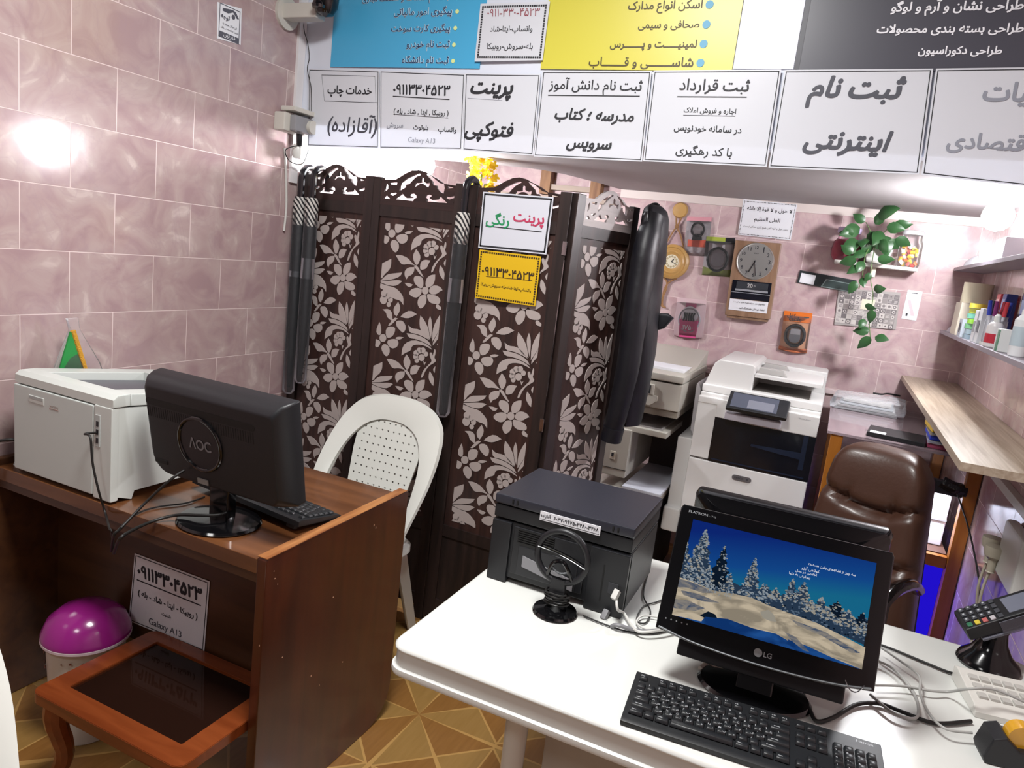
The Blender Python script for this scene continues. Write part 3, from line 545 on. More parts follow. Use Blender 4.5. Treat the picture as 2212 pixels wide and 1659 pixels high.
put_text(t, 'این مکان مجهز به', w*.2, w*.8, h0+H*.44); put_text(t, 'دوربین مداربسته می باشد', w*.12, w*.88, h0+H*.32)
t.box(.008, w-.01, -.001, 0, h0+.006, h0+H*.2)
t.mi = 1; put_text(t, 'دوربین', w*.25, w*.75, h0+H*.125, y=-.0015)
t.build('lettering', [mat('grey_print', '55555F', .6), PAPER], s.root, 0)

# ---------------------------------------------------------------- wooden desk by the left wall
W_TOP = wood('desk_top_veneer', '56331B', '74492A', 'X', .28, .35, 2.2, 10); W_SIDE = wood('desk_side_veneer', '3A180B', '502410', 'Z', .3, .35, 2.0, 9)
W_FRONT = wood('desk_front_veneer', '3A2112', '4E301A', 'X', .4, .1, 2.2, 10); W_EDGE = wood('worn_edge', '7A4522', 'B07A48', 'Y', .4, .1, 6, 6)
desk = thing('computer_desk', 'reddish brown wooden desk with a worn edge against the tiled left wall', 'desk', (-1.62, 1.55, 0))
dx, dy = -1.62, 1.55
def D(x): return x-dx
MB().box(D(-2.125), D(-1.136), 1.25-dy, 1.862-dy, .712, .75, .002).build('desk_top', W_TOP, desk)
prof = [(1.25-dy, 0), (1.76-dy, 0), (1.80-dy, .012), (1.83-dy, .03), (1.85-dy, .055), (1.862-dy, .09), (1.864-dy, .12), (1.864-dy, .757), (1.860-dy, .764), (1.85-dy, .767), (1.27-dy, .757), (1.255-dy, .755), (1.25-dy, .748)]
sp_ = MB().prism(prof, D(-1.136), D(-1.108), 'X', .003).build('side_panel', W_SIDE, desk)
t = MB()
random.seed(4)
for x, y in ((592, 1234), (594, 1250), (600, 1262), (808, 1135), (720, 1290), (740, 1430), (690, 1480), (812, 1140), (672, 1460), (610, 1420), (560, 1395)):
    p = onx(x, y, -1.1076); w = random.uniform(.0012, .0035); h = random.uniform(.002, .006); t.box(p.x-dx-.0003, p.x-dx+.0003, p.y-dy-w/2, p.y-dy+w/2, p.z-h/2, p.z+h/2)
t.build('paint_chip', mat('chipped_veneer', 'C9A183', .7), sp_)
MB().prism([(1.252-dy, .7675-.012), (1.855-dy, .768), (1.855-dy, .7695), (1.252-dy, .7575)], D(-1.137), D(-1.107), 'X').build('worn_lipping', W_EDGE, desk)
MB().box(D(-2.14), D(-2.115), 1.24-dy, 1.864-dy, 0, .772, .006).build('side_panel', W_FRONT, desk)
MB().box(D(-2.115), D(-1.136), 1.432-dy, 1.447-dy, .24, .712).build('modesty_panel', W_FRONT, desk)
MB().box(D(-2.115), D(-1.136), 1.252-dy, 1.268-dy, .690, .712).build('apron', W_FRONT, desk)
papersign('paper_sign', 'white paper sign with phone number taped to the front of the wooden desk', [(291, 1195), (453, 1256), (441, 1409), (278, 1341)],
    [('۰۹۱۱۳۳۰۴۵۲۳', (298, 1234), (436, 1282), dict(bold=.03)), ('_', (296, 1252), (434, 1308)), ('( روبیکا - ایتا - شاد - بله )', (299, 1283), (427, 1331), dict(bold=.015)), ('بلوتوث', (350, 1325), (369, 1334)), ('Galaxy A13', (322, 1345), (392, 1370), dict(bold=0, ink=MID))], y=1.4295, m=PAPER)

# white laser printer, its back to the room
PR = mat('printer_white', 'CBD0CC', .35); PRS = mat('printer_dark_tray', '55565E', .4)
pr_ = thing('laser_printer', 'large white laser printer on the wooden desk with its back to the room', 'printer', (-1.842, 1.256, .7508))
H = .285
pts = [(-.198, 0), (.198, 0)]
# body: tall at the back (towards the room), sloping to the front
mb = MB(); mb.prism([(.012, .018), (.06, 0), (.062, .0), (.07, .022), (.435, .022), (.445, .04), (.445, .225), (.012, .262)], -.196, .197, 'X', .006)
body = mb.build('body', PR, pr_)
t = MB()    # lid with a sunken output tray
t.prism([(-.001, .262), (-.001, .284), (.012, .295), (.05, .295), (.05, .262)], -.2, .2, 'X', .004)
t.prism([(.05, .262), (.05, .295), (.445, .252), (.445, .225)], -.2, -.135, 'X', .003); t.prism([(.05, .262), (.05, .295), (.445, .252), (.445, .225)], .135, .2, 'X', .003)
t.prism([(.36, .23), (.36, .262), (.445, .252), (.445, .225)], -.135, .135, 'X', .003)
t.build('lid', PR, pr_)
MB().prism([(.05, .255), (.05, .292), (.09, .268), (.36, .236), (.36, .23)], -.134, .134, 'X').build('output_tray', PRS, pr_)
MB().box(-.199, .128, -.004, .014, .012, .258, .004).build('rear_cover', mat('printer_rear_white', 'C4CBC8', .4), pr_)
MB().box(-.132, -.068, -.0055, -.002, .218, .238, .002).m(1).box(-.128, -.072, -.006, -.0045, .229, .237).build('cover_latch', [PR, mat('printer_shadow_grey', 'A4A9A8', .5)], pr_)
MB().box(.129, .198, -.0035, .02, .006, .262, .004).build('rear_side_cover', PR, pr_)
t = MB(); put_text(t, 'warning', -.045, -.01, .222, y=-.0048, bold=0); t.box(-.046, -.008, -.0048, -.004, .2145, .2165); t.build('lettering', mat('faded_red_print', '9C8078', .6), pr_, 0)
t = MB()
t.box(.138, .156, -.0055, -.003, .150, .236, .001).m(1)
for z in (.205, .183, .160): t.box(.143, .151, -.0065, -.005, z, z+.014)
t.build('port_panel', [mat('port_grey', 'B0B5B3', .5), BLACKM], pr_)
def cable(name, label, pts, r=.003, m=None, smooth=8, cat='cable', group=None, flat=1): return tag(MB().tube(pts, r, 8, smooth, flat=flat).build(name, m or CABLEK, None, 60), label, cat, group)
P0 = Vector((-1.842+.147, 1.249, .75+.19))
cable('usb_cable', 'black cable plugged into the back of the white laser printer, hanging over the desk edge', [P0, P0+Vector((-.018, -.02, -.004)), ony(195, 945, 1.222), ony(200, 1000, 1.22), ony(213, 1060, 1.225), ony(228, 1110, 1.24), onz(236, 1140, .755), onz(241, 1150, .754), ony(246, 1185, 1.238)])
P0 = Vector((-2.045, 1.27, .84))
cable('power_cable', 'black mains cable leaving the left side of the white laser printer', [P0, P0+Vector((-.02, -.025, 0)), P0+Vector((-.06, -.048, -.02)), P0+Vector((-.085, -.055, -.09)), P0+Vector((-.10, -.055, -.2)), P0+Vector((-.095, -.06, -.45)), P0+Vector((-.06, -.06, -.75))], .0045)

# flag in a bag, behind the printer
fl = thing('wrapped_flag', 'folded green and white flag with gold fringe in clear plastic behind the printer', 'flag', (-2.088, 1.452, .7515))
MB().prism([(-.165, 0), (.10, 0), (.004, .375), (-.010, .375)], -.004, .004, 'X').build('white_stripe', mat('flag_white', 'D8D8D2', .7), fl)
MB().prism([(-.125, 0), (.09, 0), (.003, .385), (-.010, .385)], .004, .010, 'X').build('green_stripe', mat('flag_green', '1F8A3F', .6), fl)
t = MB(); t.tube([(.009, .105, .012), (.010, .075, .12), (.009, .042, .25), (.008, -.002, .388)], .008, 8, 5); t.build('gold_fringe', mat('gold_fringe', 'D39A2E', .7, bump=1, bscale=300), fl)
MB().rings([[Vector((.018*math.cos(a)*min(s, 1.2), .10*math.sin(a)*s+o, z)) for a in [2*PI*k/14 for k in range(14)]] for z, s, o in ((.0, 1.75, 0), (.14, 1.3, .015), (.28, .75, .02), (.39, .18, .008), (.425, .2, .0))]).build('plastic_bag', clear('clear_bag', 'F2F4F8', .02, .1), fl)

# monitor seen from behind
mo = thing('computer_monitor', 'black flat monitor seen from behind with a round logo on the wooden desk', 'monitor', (-1.362, 1.352, .7508))
TI = R(10); SH = (.018, -.022, .236)
def ring2(x0, x1, z0, z1, rb, rt, y):
    P = []
    for cx, cz, r, a in ((x1-rt, z1-rt, rt, 0), (x0+rt, z1-rt, rt, 90), (x0+rb, z0+rb, rb, 180), (x1-rt*2, z0+rt*2, rt*2, 270)):
        for i in range(7): t_ = R(a+90*i/6); P.append(Vector((cx+r*math.cos(t_), y, cz+r*math.sin(t_))))
    return P
def ring(x0, x1, z0, z1, r, y): return [Vector((u, y, v)) for u, v in rrect(x0, x1, z0, z1, r, 6)]
sh = MB().rings([ring(-.228, .228, -.134, .134, .004, .034), ring(-.230, .230, -.136, .136, .005, .030), ring(-.230, .230, -.136, .136, .006, .006), ring2(-.224, .222, -.132, .132, .05, .010, -.018), ring2(-.214, .208, -.126, .114, .055, .012, -.036), ring2(-.208, .202, -.120, .106, .05, .012, -.038)]).build('back_shell', BLACKM, mo, 40, loc=SH, rot=(TI, 0, 0))
MB().prism(rrect(-.215, .215, -.12, .12, .004), .029, .0305).build('screen', mat('dark_screen', '0A0B10', .1), sh)
t = MB(); t.tube([(-.035+.07*math.cos(2*PI*k/40), -.039, -.012+.07*math.sin(2*PI*k/40)) for k in range(40)], .005, 10, 0, True); t.build('round_badge', BLACK, sh)
t = MB(); t.disc((-.035, -.0395, -.012), .066, seg=40, t=.003); t.build('badge_plate', mat('badge_black', '141418', .3), sh)
t = MB(); put_text(t, 'ΛOC', -.070, .003, -.012, y=-.0402, bold=.025, sy=1.15); t.build('logo_lettering', mat('logo_grey', '77777C', .4), sh, 0)
t = MB(); t.prism(rrect(-.212, .150, .062, .080, .009), -.0385, -.034)
for i in range(46): t.box(-.21+i*.0078, -.2075+i*.0078, -.0385, -.036, .030, .058)
t.build('vent_slots', mat('vent_black', '060607', .6), sh, 0)
MB().box(-.205, -.16, -.04, -.03, -.10, -.088, .002).m(1).box(-.055, -.02, -.041, -.036, -.122, -.108).build('port_recess', [mat('vent_black'), mat('silver_sticker', '8C8C88', .5)], sh)
MB().box(-.034, .032, -.006, .026, .012, .150, .006).build('neck', BLACK, mo)
MB().lathe([(.118, 0), (.121, .004), (.116, .010), (.08, .016), (.0, .019)], seg=48, sx=.92, sy=.82).build('base', BLACK, mo)
cable('monitor_cable', 'black cable running from the monitor back down to the desk edge', [ony(398, 1016, 1.30), ony(370, 1035, 1.27), ony(315, 1085, 1.235), onz(262, 1140, .755), onz(246, 1156, .754), ony(240, 1190, 1.236)], .0036)
cable('thin_cable', 'thin black cable lying across the desk below the white printer', [onz(442, 1073, .754), onz(400, 1087, .754), onz(345, 1094, .754), onz(305, 1105, .754), onz(275, 1125, .757), onz(248, 1152, .756)], .0022)
cable('monitor_power_cable', 'thick black cable curling round the front of the monitor base', [onz(497, 1098, .79), onz(485, 1108, .785), onz(465, 1113, .783), onz(430, 1113, .782), onz(380, 1113, .768), onz(330, 1126, .757), onz(285, 1146, .757), onz(258, 1165, .757), ony(246, 1195, 1.237)], .0042)

# keyboards: case plus single keys
KEYM = mat('keyboard_key', '1B1D20', .4); KCASE = mat('keyboard_case', '17191C', .42); KLEG = mat('key_print', 'AEB2B6', .5)
KM = {}
def keymesh(w, d):
    k = (round(w, 4), round(d, 4))
    if k not in KM:
        mb = MB(); a = [(-w/2, -d/2), (w/2, -d/2), (w/2, d/2), (-w/2, d/2)]; s = .82
        mb.hexa([(x, y, 0) for x, y in a]+[(x*(1-.0045/w), y*(1-.004/d)+.0005, .0065) for x, y in a], .0009, 1)
        o = mb.build('key', KEYM, None, 40); KM[k] = o.data; bpy.data.objects.remove(o)
    return KM[k]
def keyboard(label, loc, rz, tilt, show, legends=True):
    r = thing('keyboard', label, 'keyboard', loc, rot=(tilt, 0, rz)); W, Dp = .442, .152
    mb = MB(); mb.prism([(-Dp/2, .0), (-Dp/2, .008), (-Dp/2+.01, .012), (Dp/2-.004, .018), (Dp/2, .014), (Dp/2, 0)], -W/2, W/2, 'X', .002); mb.build('case', KCASE, r)
    U = .0187; x0 = -.213; rows = []
    q1 = list("`1234567890-=")+['back']; q2 = ['tab']+list('QWERTYUIOP[]\\'); q3 = ['caps']+list("ASDFGHJKL;'")+['enter']; q4 = ['shift']+list('ZXCVBNM,./')+['shift']
    ws = dict(back=2, tab=1.5, caps=1.75, enter=2.25, shift=2.5); fa = 'ضصثقفغعهخحجچ'; fb = 'شسیبلاتنمکگ'; fc = 'ظطزرذدپو'
    K = []
    for j, row in enumerate((q1, q2, q3, q4)):
        x = 0
        for i, c in enumerate(row):
            w = ws.get(c, 1); w = 1.5 if c == '\\' else w
            if c == 'shift' and i > 5: w = 2.75
            if c == 'shift' and i == 0: w = 2.25
            K.append((x0+(x+w/2)*U, .026-j*U, w*U-.0016, U-.0016, c if len(c) == 1 else '', (fa, fb, fc)[j-1][i-1] if j and 0 < i <= len((fa, fb, fc)[j-1]) else '')); x += w
    x = 0
    for w in (1.5, 1.1, 1.4, 6.0, 1.4, 1.1, 1.1, 1.4): K.append((x0+(x+w/2)*U, .026-4*U, w*U-.0016, U-.0016, '', '')); x += w
    for i, xx in enumerate((0, 2, 3, 4, 5, 6.5, 7.5, 8.5, 9.5, 11, 12, 13, 14)): K.append((x0+(xx+.5)*U, .052, U-.002, .0115, ('Esc', 'F1', 'F2', 'F3', 'F4', 'F5', 'F6', 'F7', 'F8', 'F9', 'F10', 'F11', 'F12')[i], ''))
    xn = x0+15.35*U
    for i in range(3):
        K.append((xn+(i+.5)*U, .052, U-.002, .0115, '', ''))
        for j in (0, 1): K.append((xn+(i+.5)*U, .026-j*U, U-.0016, U-.0016, '', ''))
        K.append((xn+(i+.5)*U, .026-4*U, U-.0016, U-.0016, '', ''))
    K.append((xn+1.5*U, .026-3*U, U-.0016, U-.0016, '', ''))
    xp = x0+18.7*U
    for j in range(5):
        for i in range(4): K.append((xp+(i+.5)*U*.98, .026-j*U, U*.98-.0016, U-.0016, '7894561230'[(j-1)*3+i] if 0 < j < 4 and i < 3 else '', ''))
    for x, y, w, d, c, f in K:
        if not show(x, y): continue
        o = bpy.data.objects.new('key', keymesh(w, d)); COL.objects.link(o); o.parent = r; z = .0125+(y+Dp/2)*.035; o.location = (x, y, z)
        if legends:
            L = MB(); z0 = z; z = 0; X, Y = x, y; x = y = 0
            for tx, ox, oz, s in ((c, -.22, .22, .0042), (f, .2, -.22, .0042)):
                if tx:
                    me = text_mesh(tx, .02, 0, 1)
                    if len(me.vertices):
                        k = s if len(tx) == 1 else .0035; L.mesh(me, Matrix.Translation((x+ox*w-.002, y+oz*d-.0012, z+.0067)) @ Matrix.Scale(k*1.6, 4))
                    bpy.data.meshes.remove(me)
            if not c and w > U*1.2 and w < U*3: L.box(x-w*.3, x, y-.0006, y+.0006, z+.0064, z+.0068)
            if len(L.bm.verts): L.build('legend', KLEG, o, 0)
            else: L.bm.free()
    return r
kb = keyboard('black keyboard on the wooden desk, half hidden behind the monitor', (-1.366, 1.519, .765), R(172.5), R(5), lambda x, y: x < -.05, False)
MB().box(-.2, -.17, .058, .07, -.012, .002).build('foot', KCASE, kb)

# waste bin with a domed purple lid
bc = ony(188, 1366, 1.308)
bn = thing('waste_bin', 'white patterned bin with a purple domed lid under the wooden desk', 'bin', (bc.x, bc.y, .0005)); bn.scale.z = bc.z/.262
MB().lathe([(.085, 0), (.088, .004), (.103, .255), (.106, .262)], seg=40).build('bin_body', mat('bin_white', 'C9C4BC', .4), bn)
MB().lathe([(.112, .258), (.116, .264), (.115, .275), (.100, .305), (.07, .328), (.03, .340), (0, .342)], seg=40).build('lid', mat('purple_lid', '8E1F78', .2, coat=.4), bn)
MB().lathe([(.113, .252), (.1165, .256), (.1165, .262), (.11, .264)], seg=40).build('rim', mat('bin_rim', 'D0C0C8', .4), bn)
t = MB(); random.seed(9)
for i in range(46):
    a = random.uniform(-2.9, .2); z = random.uniform(.10, .235); r = .0975+(z-.12)*.06+.002; w = random.uniform(.003, .008)
    M = Matrix.Translation((r*math.cos(a), r*math.sin(a), z)) @ Matrix.Rotation(a+PI/2, 4, 'Z') @ Matrix.Rotation(random.uniform(0, 3), 4, 'Y')
    t.prism([(-w, 0), (-w*.3, w*.35), (0, w*.9), (w*.3, w*.35), (w, 0), (w*.3, -w*.35), (0, -w*.9), (-w*.3, -w*.35)], -.0006, .0006, 'Y', 0, M)
t.build('leaf_print', mat('rust_print', '6E3A2A', .6), bn, 0)

# low side table with a glass top
W_ST = wood('side_table_wood', '6E3113', '884420', 'X', .3, .3, 3, 8)
sx0, sx1, sy0, sy1 = -1.668, -1.150, 1.058, 1.424
st = thing('side_table', 'low orange-brown wooden side table with a dark glass top in front of the desk', 'table', ((sx0+sx1)/2, (sy0+sy1)/2, 0))
hw, hd = (sx1-sx0)/2, (sy1-sy0)/2; fw = .062
mb = MB(); me = plate(rrect(-hw, hw, -hd, hd, .028), [rrect(-hw+fw, hw-fw, -hd+fw, hd-fw+.02, .004)[::-1]], .03)
me.transform(Matrix.Rotation(-PI/2, 4, 'X')); me.transform(Matrix.Translation((0, 0, .295))); mb.mesh(me)
bmesh.ops.remove_doubles(mb.bm, verts=mb.bm.verts, dist=1e-5)
bmesh.ops.bevel(mb.bm, geom=[e for e in mb.bm.edges if len(e.link_faces) == 2 and e.calc_face_angle(0) > 1.2], offset=.006, segments=2, affect='EDGES', clamp_overlap=True)
mb.build('frame', W_ST, st)
def glassy(name, col, op):
    return clear(name, col, op, .05)
m = clear('brown_glass', '2A1812', .40, .04, 0); MB().box(-hw+fw-.004, hw-fw+.004, -hd+fw-.004, hd-fw+.016, .298, .304).build('glass_top', m, st)
for sx in (-1, 1):
    for sy in (-1, 1):
        P = [(sx*(hw-.045), sy*(hd-.045), .285), (sx*(hw-.04), sy*(hd-.04), .22), (sx*(hw-.055), sy*(hd-.055), .12), (sx*(hw-.035), sy*(hd-.035), .04), (sx*(hw-.012), sy*(hd-.012), .0)]
        MB().tube(P, [.030, .029, .027, .025, .023, .022, .021, .020, .021, .022], 10, 5).build('leg', W_ST, st)
for sy in (-1, 1): MB().box(-hw+.05, hw-.05, sy*(hd-.045)-.009, sy*(hd-.045)+.009, .235, .282).build('apron', W_ST, st)

# monobloc chairs
CH = mat('chair_white_plastic', 'D6D8D2', .28)
def chair(label, loc, rz):
    c = thing('plastic_chair', label, 'chair', loc, rz)
    yb = lambda z, x=0: .10+(z-.42)*.34 - abs(x)*.55*max(0, 1-(z-.42)/.42)
    out_ = [(-.215, .40), (-.235, .52), (-.250, .64), (-.246, .74), (-.222, .825), (-.17, .885), (-.09, .915), (0, .922), (.09, .915), (.17, .885), (.222, .825), (.246, .74), (.250, .64), (.235, .52), (.215, .40)]
    inn = [(-.19, .40), (-.195, .52), (-.190, .63), (-.177, .70), (-.152, .757), (-.113, .80), (-.060, .824), (0, .830), (.060, .824), (.113, .80), (.152, .757), (.177, .70), (.190, .63), (.195, .52), (.19, .40)]
    def pt(x, z, o): return Vector((x, yb(z, x)+o, z))
    O = spline([(x, 0, z) for x, z in out_], 4); I = spline([(x, 0, z) for x, z in inn], 4)
    rr = []
    for a, b in zip(O, I):
        m_ = (a+b)/2
        rr.append([pt(a.x, a.z, .006), pt(a.x*.985, a.z-.004, -.012), pt(m_.x, m_.z, -.016), pt(b.x, b.z, -.010), pt(b.x, b.z, .012), pt(m_.x, m_.z, .018)])
    MB().rings(rr).build('back_frame', CH, c, 45)
    bo = [(-.150, .800), (-.148, .70), (-.13, .55), (-.125, .42), (.125, .42), (.13, .55), (.148, .70), (.150, .800), (.12, .832), (.06, .856), (0, .86), (-.06, .856), (-.12, .832)]
    holes = []
    for j in range(13):
        z = .815-j*.029; n = 10 if j < 8 else 8 if j < 11 else 6
        if j == 0: n = 6
        for i in range(n):
            x = (i-(n-1)/2)*.0262; holes.append([(x-.0036, z-.0036), (x-.0036, z+.0036), (x+.0036, z+.0036), (x+.0036, z-.0036)])
    me = plate(bo, holes, .006)
    for v in me.vertices: v.co.y += .10+(v.co.z-.42)*.34
    MB().mesh(me).build('backrest', CH, c, 0)
    mb = MB(); mb.rings([[Vector((x, y, z)) for x, y in rrect(-.205+i, .205-i, -.23+i, .15-i, .06, 5)] for i, z in ((.0, .385), (.0, .41), (.012, .425), (.05, .418))]); mb.build('seat', CH, c, 40)
    for sx in (-1, 1):
        for sy, y1 in ((-1, -.225), (1, .27)):
            x1, yt = sx*(.20 if sy < 0 else .165), (-.205 if sy < 0 else .12); xt = sx*(.19 if sy < 0 else .17)
            rr = []
            for k in range(5):
                f = k/4; x = xt+(x1-xt)*f; y = yt+(y1-yt)*f; z = .40*(1-f); w = .044-.012*f
                rr.append([Vector((x-sx*w*1.2, y-sy*.004, z)), Vector((x-sx*.002, y-sy*.004, z)), Vector((x+sx*.006, y, z)), Vector((x+sx*.006, y-sy*w*1.6, z)), Vector((x-sx*.001, y-sy*w*1.6, z)), Vector((x-sx*.001, y-sy*.010, z)), Vector((x-sx*w*1.2, y-sy*.010, z))])
            MB().rings(rr).build('leg', CH, c, 30)
    return c
chair('white plastic chair with a perforated backrest behind the wooden desk', (-1.495, 2.115, 0), 0)
chair('white plastic chair edge cut off by the lower left border of the photo', (-1.20, .50, 0), R(80))

# ---------------------------------------------------------------- objects on the walls
# camera and sensor at the wall corner
s = thing('wall_junction_box', 'white wall box with a plug and thin cables beside the sign corner', 'electrical box', (XL, 2.40, 1.925))
MB().box(0, .055, -.075, .075, -.035, .035, .006).build('box', CREAM, s); MB().box(.055, .085, -.045, .075, -.03, .03, .005).build('cover', GREY, s)
MB().cyl((.085, .045, -.002), (.10, .045, -.002), .026).build('round_socket', CREAM, s); MB().box(.02, .09, -.06, .06, .042, .060, .004).build('strip', CREAM, s)
MB().tube([(.06, .01, -.035), (.06, .012, -.06), (.055, .02, -.075)], .012, 8, 4).build('plug', BLACKM, s)
MB().lathe([(.018, -.028), (.024, -.01), (.024, .01), (.018, .028)], (.04, .03, -.10)).build('junction_cap', WHITEP, s)
cable('thin_cable', 'thin dark cable looping below the white wall box', [(XL+.06, 2.42, 1.85), (XL+.03, 2.37, 1.82), (XL+.03, 2.40, 1.78), (XL+.05, 2.45, 1.78), (XL+.06, 2.47, 1.84)], .002)
cable('conduit_cable', 'white cable running down the tiled left wall beside the screen', [(XL+.006, 2.39, 1.83), (XL+.006, 2.405, 1.74), (XL+.006, 2.42, 1.6), (XL+.006, 2.415, 1.5)], .005, CABLEW)
cable('alarm_cable', 'thin black cable hanging down the corner from the ceiling camera', [ony(655, 30, YS-.01), ony(657, 65, YS-.01), ony(665, 95, YS-.01), ony(668, 125, YS-.01), ony(664, 150, YS-.01), ony(672, 190, YS-.02), ony(673, 240, YS-.02)], .0016)
c = thing('security_camera', 'cream security camera bracket with a black dome at the top of the corner', 'camera', (XL, 2.36, 2.34))
MB().box(0, .17, -.03, .03, -.035, .02, .006).build('bracket', CREAM, c); MB().cyl((0, 0, -.01), (.012, 0, -.01), .06).build('mounting_plate', CREAM, c)
MB().lathe([(.0, -.045), (.03, -.035), (.045, -.01), (.048, .02), (.05, .06)], (.20, -.01, .015)).build('dome', BLACK, c); MB().lathe([(.024, -.01), (.026, 0), (.02, .012)], (.20, -.05, 0), M=None).build('lens', mat('lens_glass', '101014', .05, coat=1), c)
# studs and flowers seen above the screen
W_OLD = wood('old_stud_wood', '6E4B33', '8C6747', 'Z', .7, 0)
for x, z0, z1, lb in ((-1.66, 1.872, 2.5, 'brown timber stud on the back wall above the third screen panel'), (-1.355, 1.862, 2.5, 'brown timber stud on the back wall beside the ragged ceiling edge')): tag(MB().box(x-.031, x+.031, 3.97, YB-.001, z0, z1).build('wall_stud', W_OLD), lb, 'beam', 'timber studs behind the screen')
tag(MB().box(-1.63, -1.386, 3.985, YB-.001, 1.90, 1.93, .002).build('wall_rail', mat('pale_rail', '9E8E82', .7)), 'pale wooden rail between the two timber studs', 'beam')
tag(MB().box(-2.1, -1.23, 3.99, YB-.001, 1.845, 1.868, .002).build('wall_rail', mat('pale_rail')), 'pale wooden ledge along the wall below the two timber studs', 'beam')
fb = thing('flower_bunch', 'bunch of yellow artificial flowers glowing behind the folding screen', 'flowers', (-1.62, 3.10, 1.76))
random.seed(2); t = MB(); g = MB()
for i in range(70):
    a, b_, r_ = random.uniform(0, 2*PI), random.uniform(-1, 1), random.uniform(.02, .055)
    p = Vector((math.cos(a)*r_*1.4, math.sin(a)*r_, .09+b_*.085)); n = Vector((random.uniform(-1, 1), random.uniform(-1, .3), random.uniform(-.5, 1))).normalized(); q = n.to_track_quat('Z', 'Y').to_matrix().to_4x4()
    for k in range(5):
        M = Matrix.Translation(p) @ q @ Matrix.Rotation(2*PI*k/5, 4, 'Z') @ Matrix.Rotation(R(35), 4, 'Y')
        t.face([M @ Vector(v) for v in ((0, 0, 0), (.010, -.007, 0), (.022, -.006, .002), (.026, 0, .003), (.022, .006, .002), (.010, .007, 0))])
g.tube([(0, 0, -.28), (0, 0, .1)], .006, 6)
for k in range(5): g.tube([(0, 0, -.1), (.03*math.cos(k*1.3), .03*math.sin(k*1.3), .06)], .003, 5)
t.build('petals', mat('yellow_petals', 'E3C32A', .6, transl=.4), fb, 0); g.build('stems', mat('stem_green', '46602A', .6), fb)
MB().lathe([(.05, -.76), (.055, -.70), (.05, -.4), (.03, -.28), (.034, -.26)], seg=24).build('vase', mat('vase_grey', '8A8780', .4), fb)
cb = tag(MB().box(-1.95, -1.30, 2.92, 3.28, 0, 1.0, .01).build('back_cabinet', mat('back_cabinet_brown', '5A4438', .5)), 'plain brown cabinet standing behind the folding screen', 'cabinet')

# leather jacket on the screen's end
J = mat('navy_leather', '0F0F17', .48, coat=.0, bump=.8, bscale=11)
jk = thing('leather_jacket', 'dark navy leather jacket hanging over the outer end of the folding screen', 'jacket', (-.706, 2.86, 0))
def loft(secs, seg=20): return [[Vector((cx+rx*math.cos(2*PI*k/seg), cy+ry*math.sin(2*PI*k/seg)*(1+.12*math.sin(5*2*PI*k/seg+z*9)), z)) for k in range(seg)] for z, cx, cy, rx, ry in secs]
MB().rings(loft([(1.765, -.015, 0, .025, .07), (1.750, -.012, 0, .040, .10), (1.72, -.008, 0, .047, .115), (1.66, -.005, 0, .050, .12), (1.55, .0, 0, .053, .12), (1.545, .0, 0, .047, .115), (1.40, .005, .0, .052, .11), (1.2, .012, 0, .058, .10), (1.05, .010, 0, .056, .10), (.93, .005, .0, .052, .09), (.90, .005, 0, .048, .085)])).build('body', J, jk, 60)
MB().tube([(.0, -.07, 1.72), (.0, -.11, 1.60), (.0, -.118, 1.52), (.0, -.125, 1.33), (.0, -.12, 1.14), (-.015, -.115, .96), (-.025, -.11, .87)], [.050, .058, .060, .061, .060, .060, .058, .056, .055, .052, .050, .047, .046], 16, 5, flat=.8).build('sleeve', J, jk, 60)
MB().tube([(-.022, -.111, .895), (-.028, -.11, .84)], .052, 16, 0, flat=.8).build('cuff', J, jk, 60)
MB().prism([(-.02, 1.345), (.09, 1.36), (.115, 1.345), (.085, 1.30), (.02, 1.27)], .02, .05, 'Y', .01).build('pocket_flap', J, jk)
MB().tube([(0, 0, 1.74), (0, 0, 1.762), (-.01, -.01, 1.772), (-.03, -.01, 1.768), (-.045, 0, 1.755)], .006, 8, 4).build('hanging_loop', BLACKM, jk)

# round rope-hung wall clock
yb = YB-.002
TAN = mat('tan_wood', 'B08A50', .4, coat=.2); ROPE = mat('jute_rope', '96704A', .9, bump=1, bscale=260)
cl = thing('round_wall_clock', 'round tan wall clock hung on rope from a wooden knob', 'clock', (-.877, YB, 1.575))
MX = Matrix.Rotation(PI/2, 4, 'X')
MB().lathe([(.086, 0), (.094, .012), (.092, .026), (.078, .034), (.074, .028), (.066, .03), (.060, .036), (.054, .036), (.040, .026), (.0, .024)], M=MX, seg=48).build('case', TAN, cl)
MB().lathe([(.038, .0265), (.038, .0275), (0, .0275)], M=MX, seg=36).build('dial', mat('ivory_dial', 'D8D2BC', .4), cl)
t = MB()
for k in range(12): a = k*PI/6; t.cyl((.028*math.sin(a), -.0275, .028*math.cos(a)), (.028*math.sin(a), -.0285, .028*math.cos(a)), .0062, seg=10)
t.build('numerals', mat('dial_tan', 'A89A78', .6), cl, 0)
t = MB(); t.tube([(0, -.0295, 0), (.010, -.0295, .014)], .0022, 5); t.tube([(0, -.030, 0), (.030, -.030, -.012)], .0016, 5); t.build('hands', INK, cl)
MB().lathe([(.038, 0), (.042, .010), (.036, .02), (0, .022)], (0, 0, 0), M=Matrix.Translation((.0, 0, .275)) @ MX, seg=36).build('knob', TAN, cl)
t = MB(); t.tube([(-.062, -.012, .062), (-.02, -.012, .16), (-.004, -.016, .185), (.014, -.016, .235)], .0045, 8, 5); t.tube([(.055, -.012, .07), (.02, -.012, .15), (-.004, -.016, .185), (-.015, -.016, .24)], .0045, 8, 5); t.ball((-.003, -.016, .188), .012); t.build('rope', ROPE, cl); t = MB()
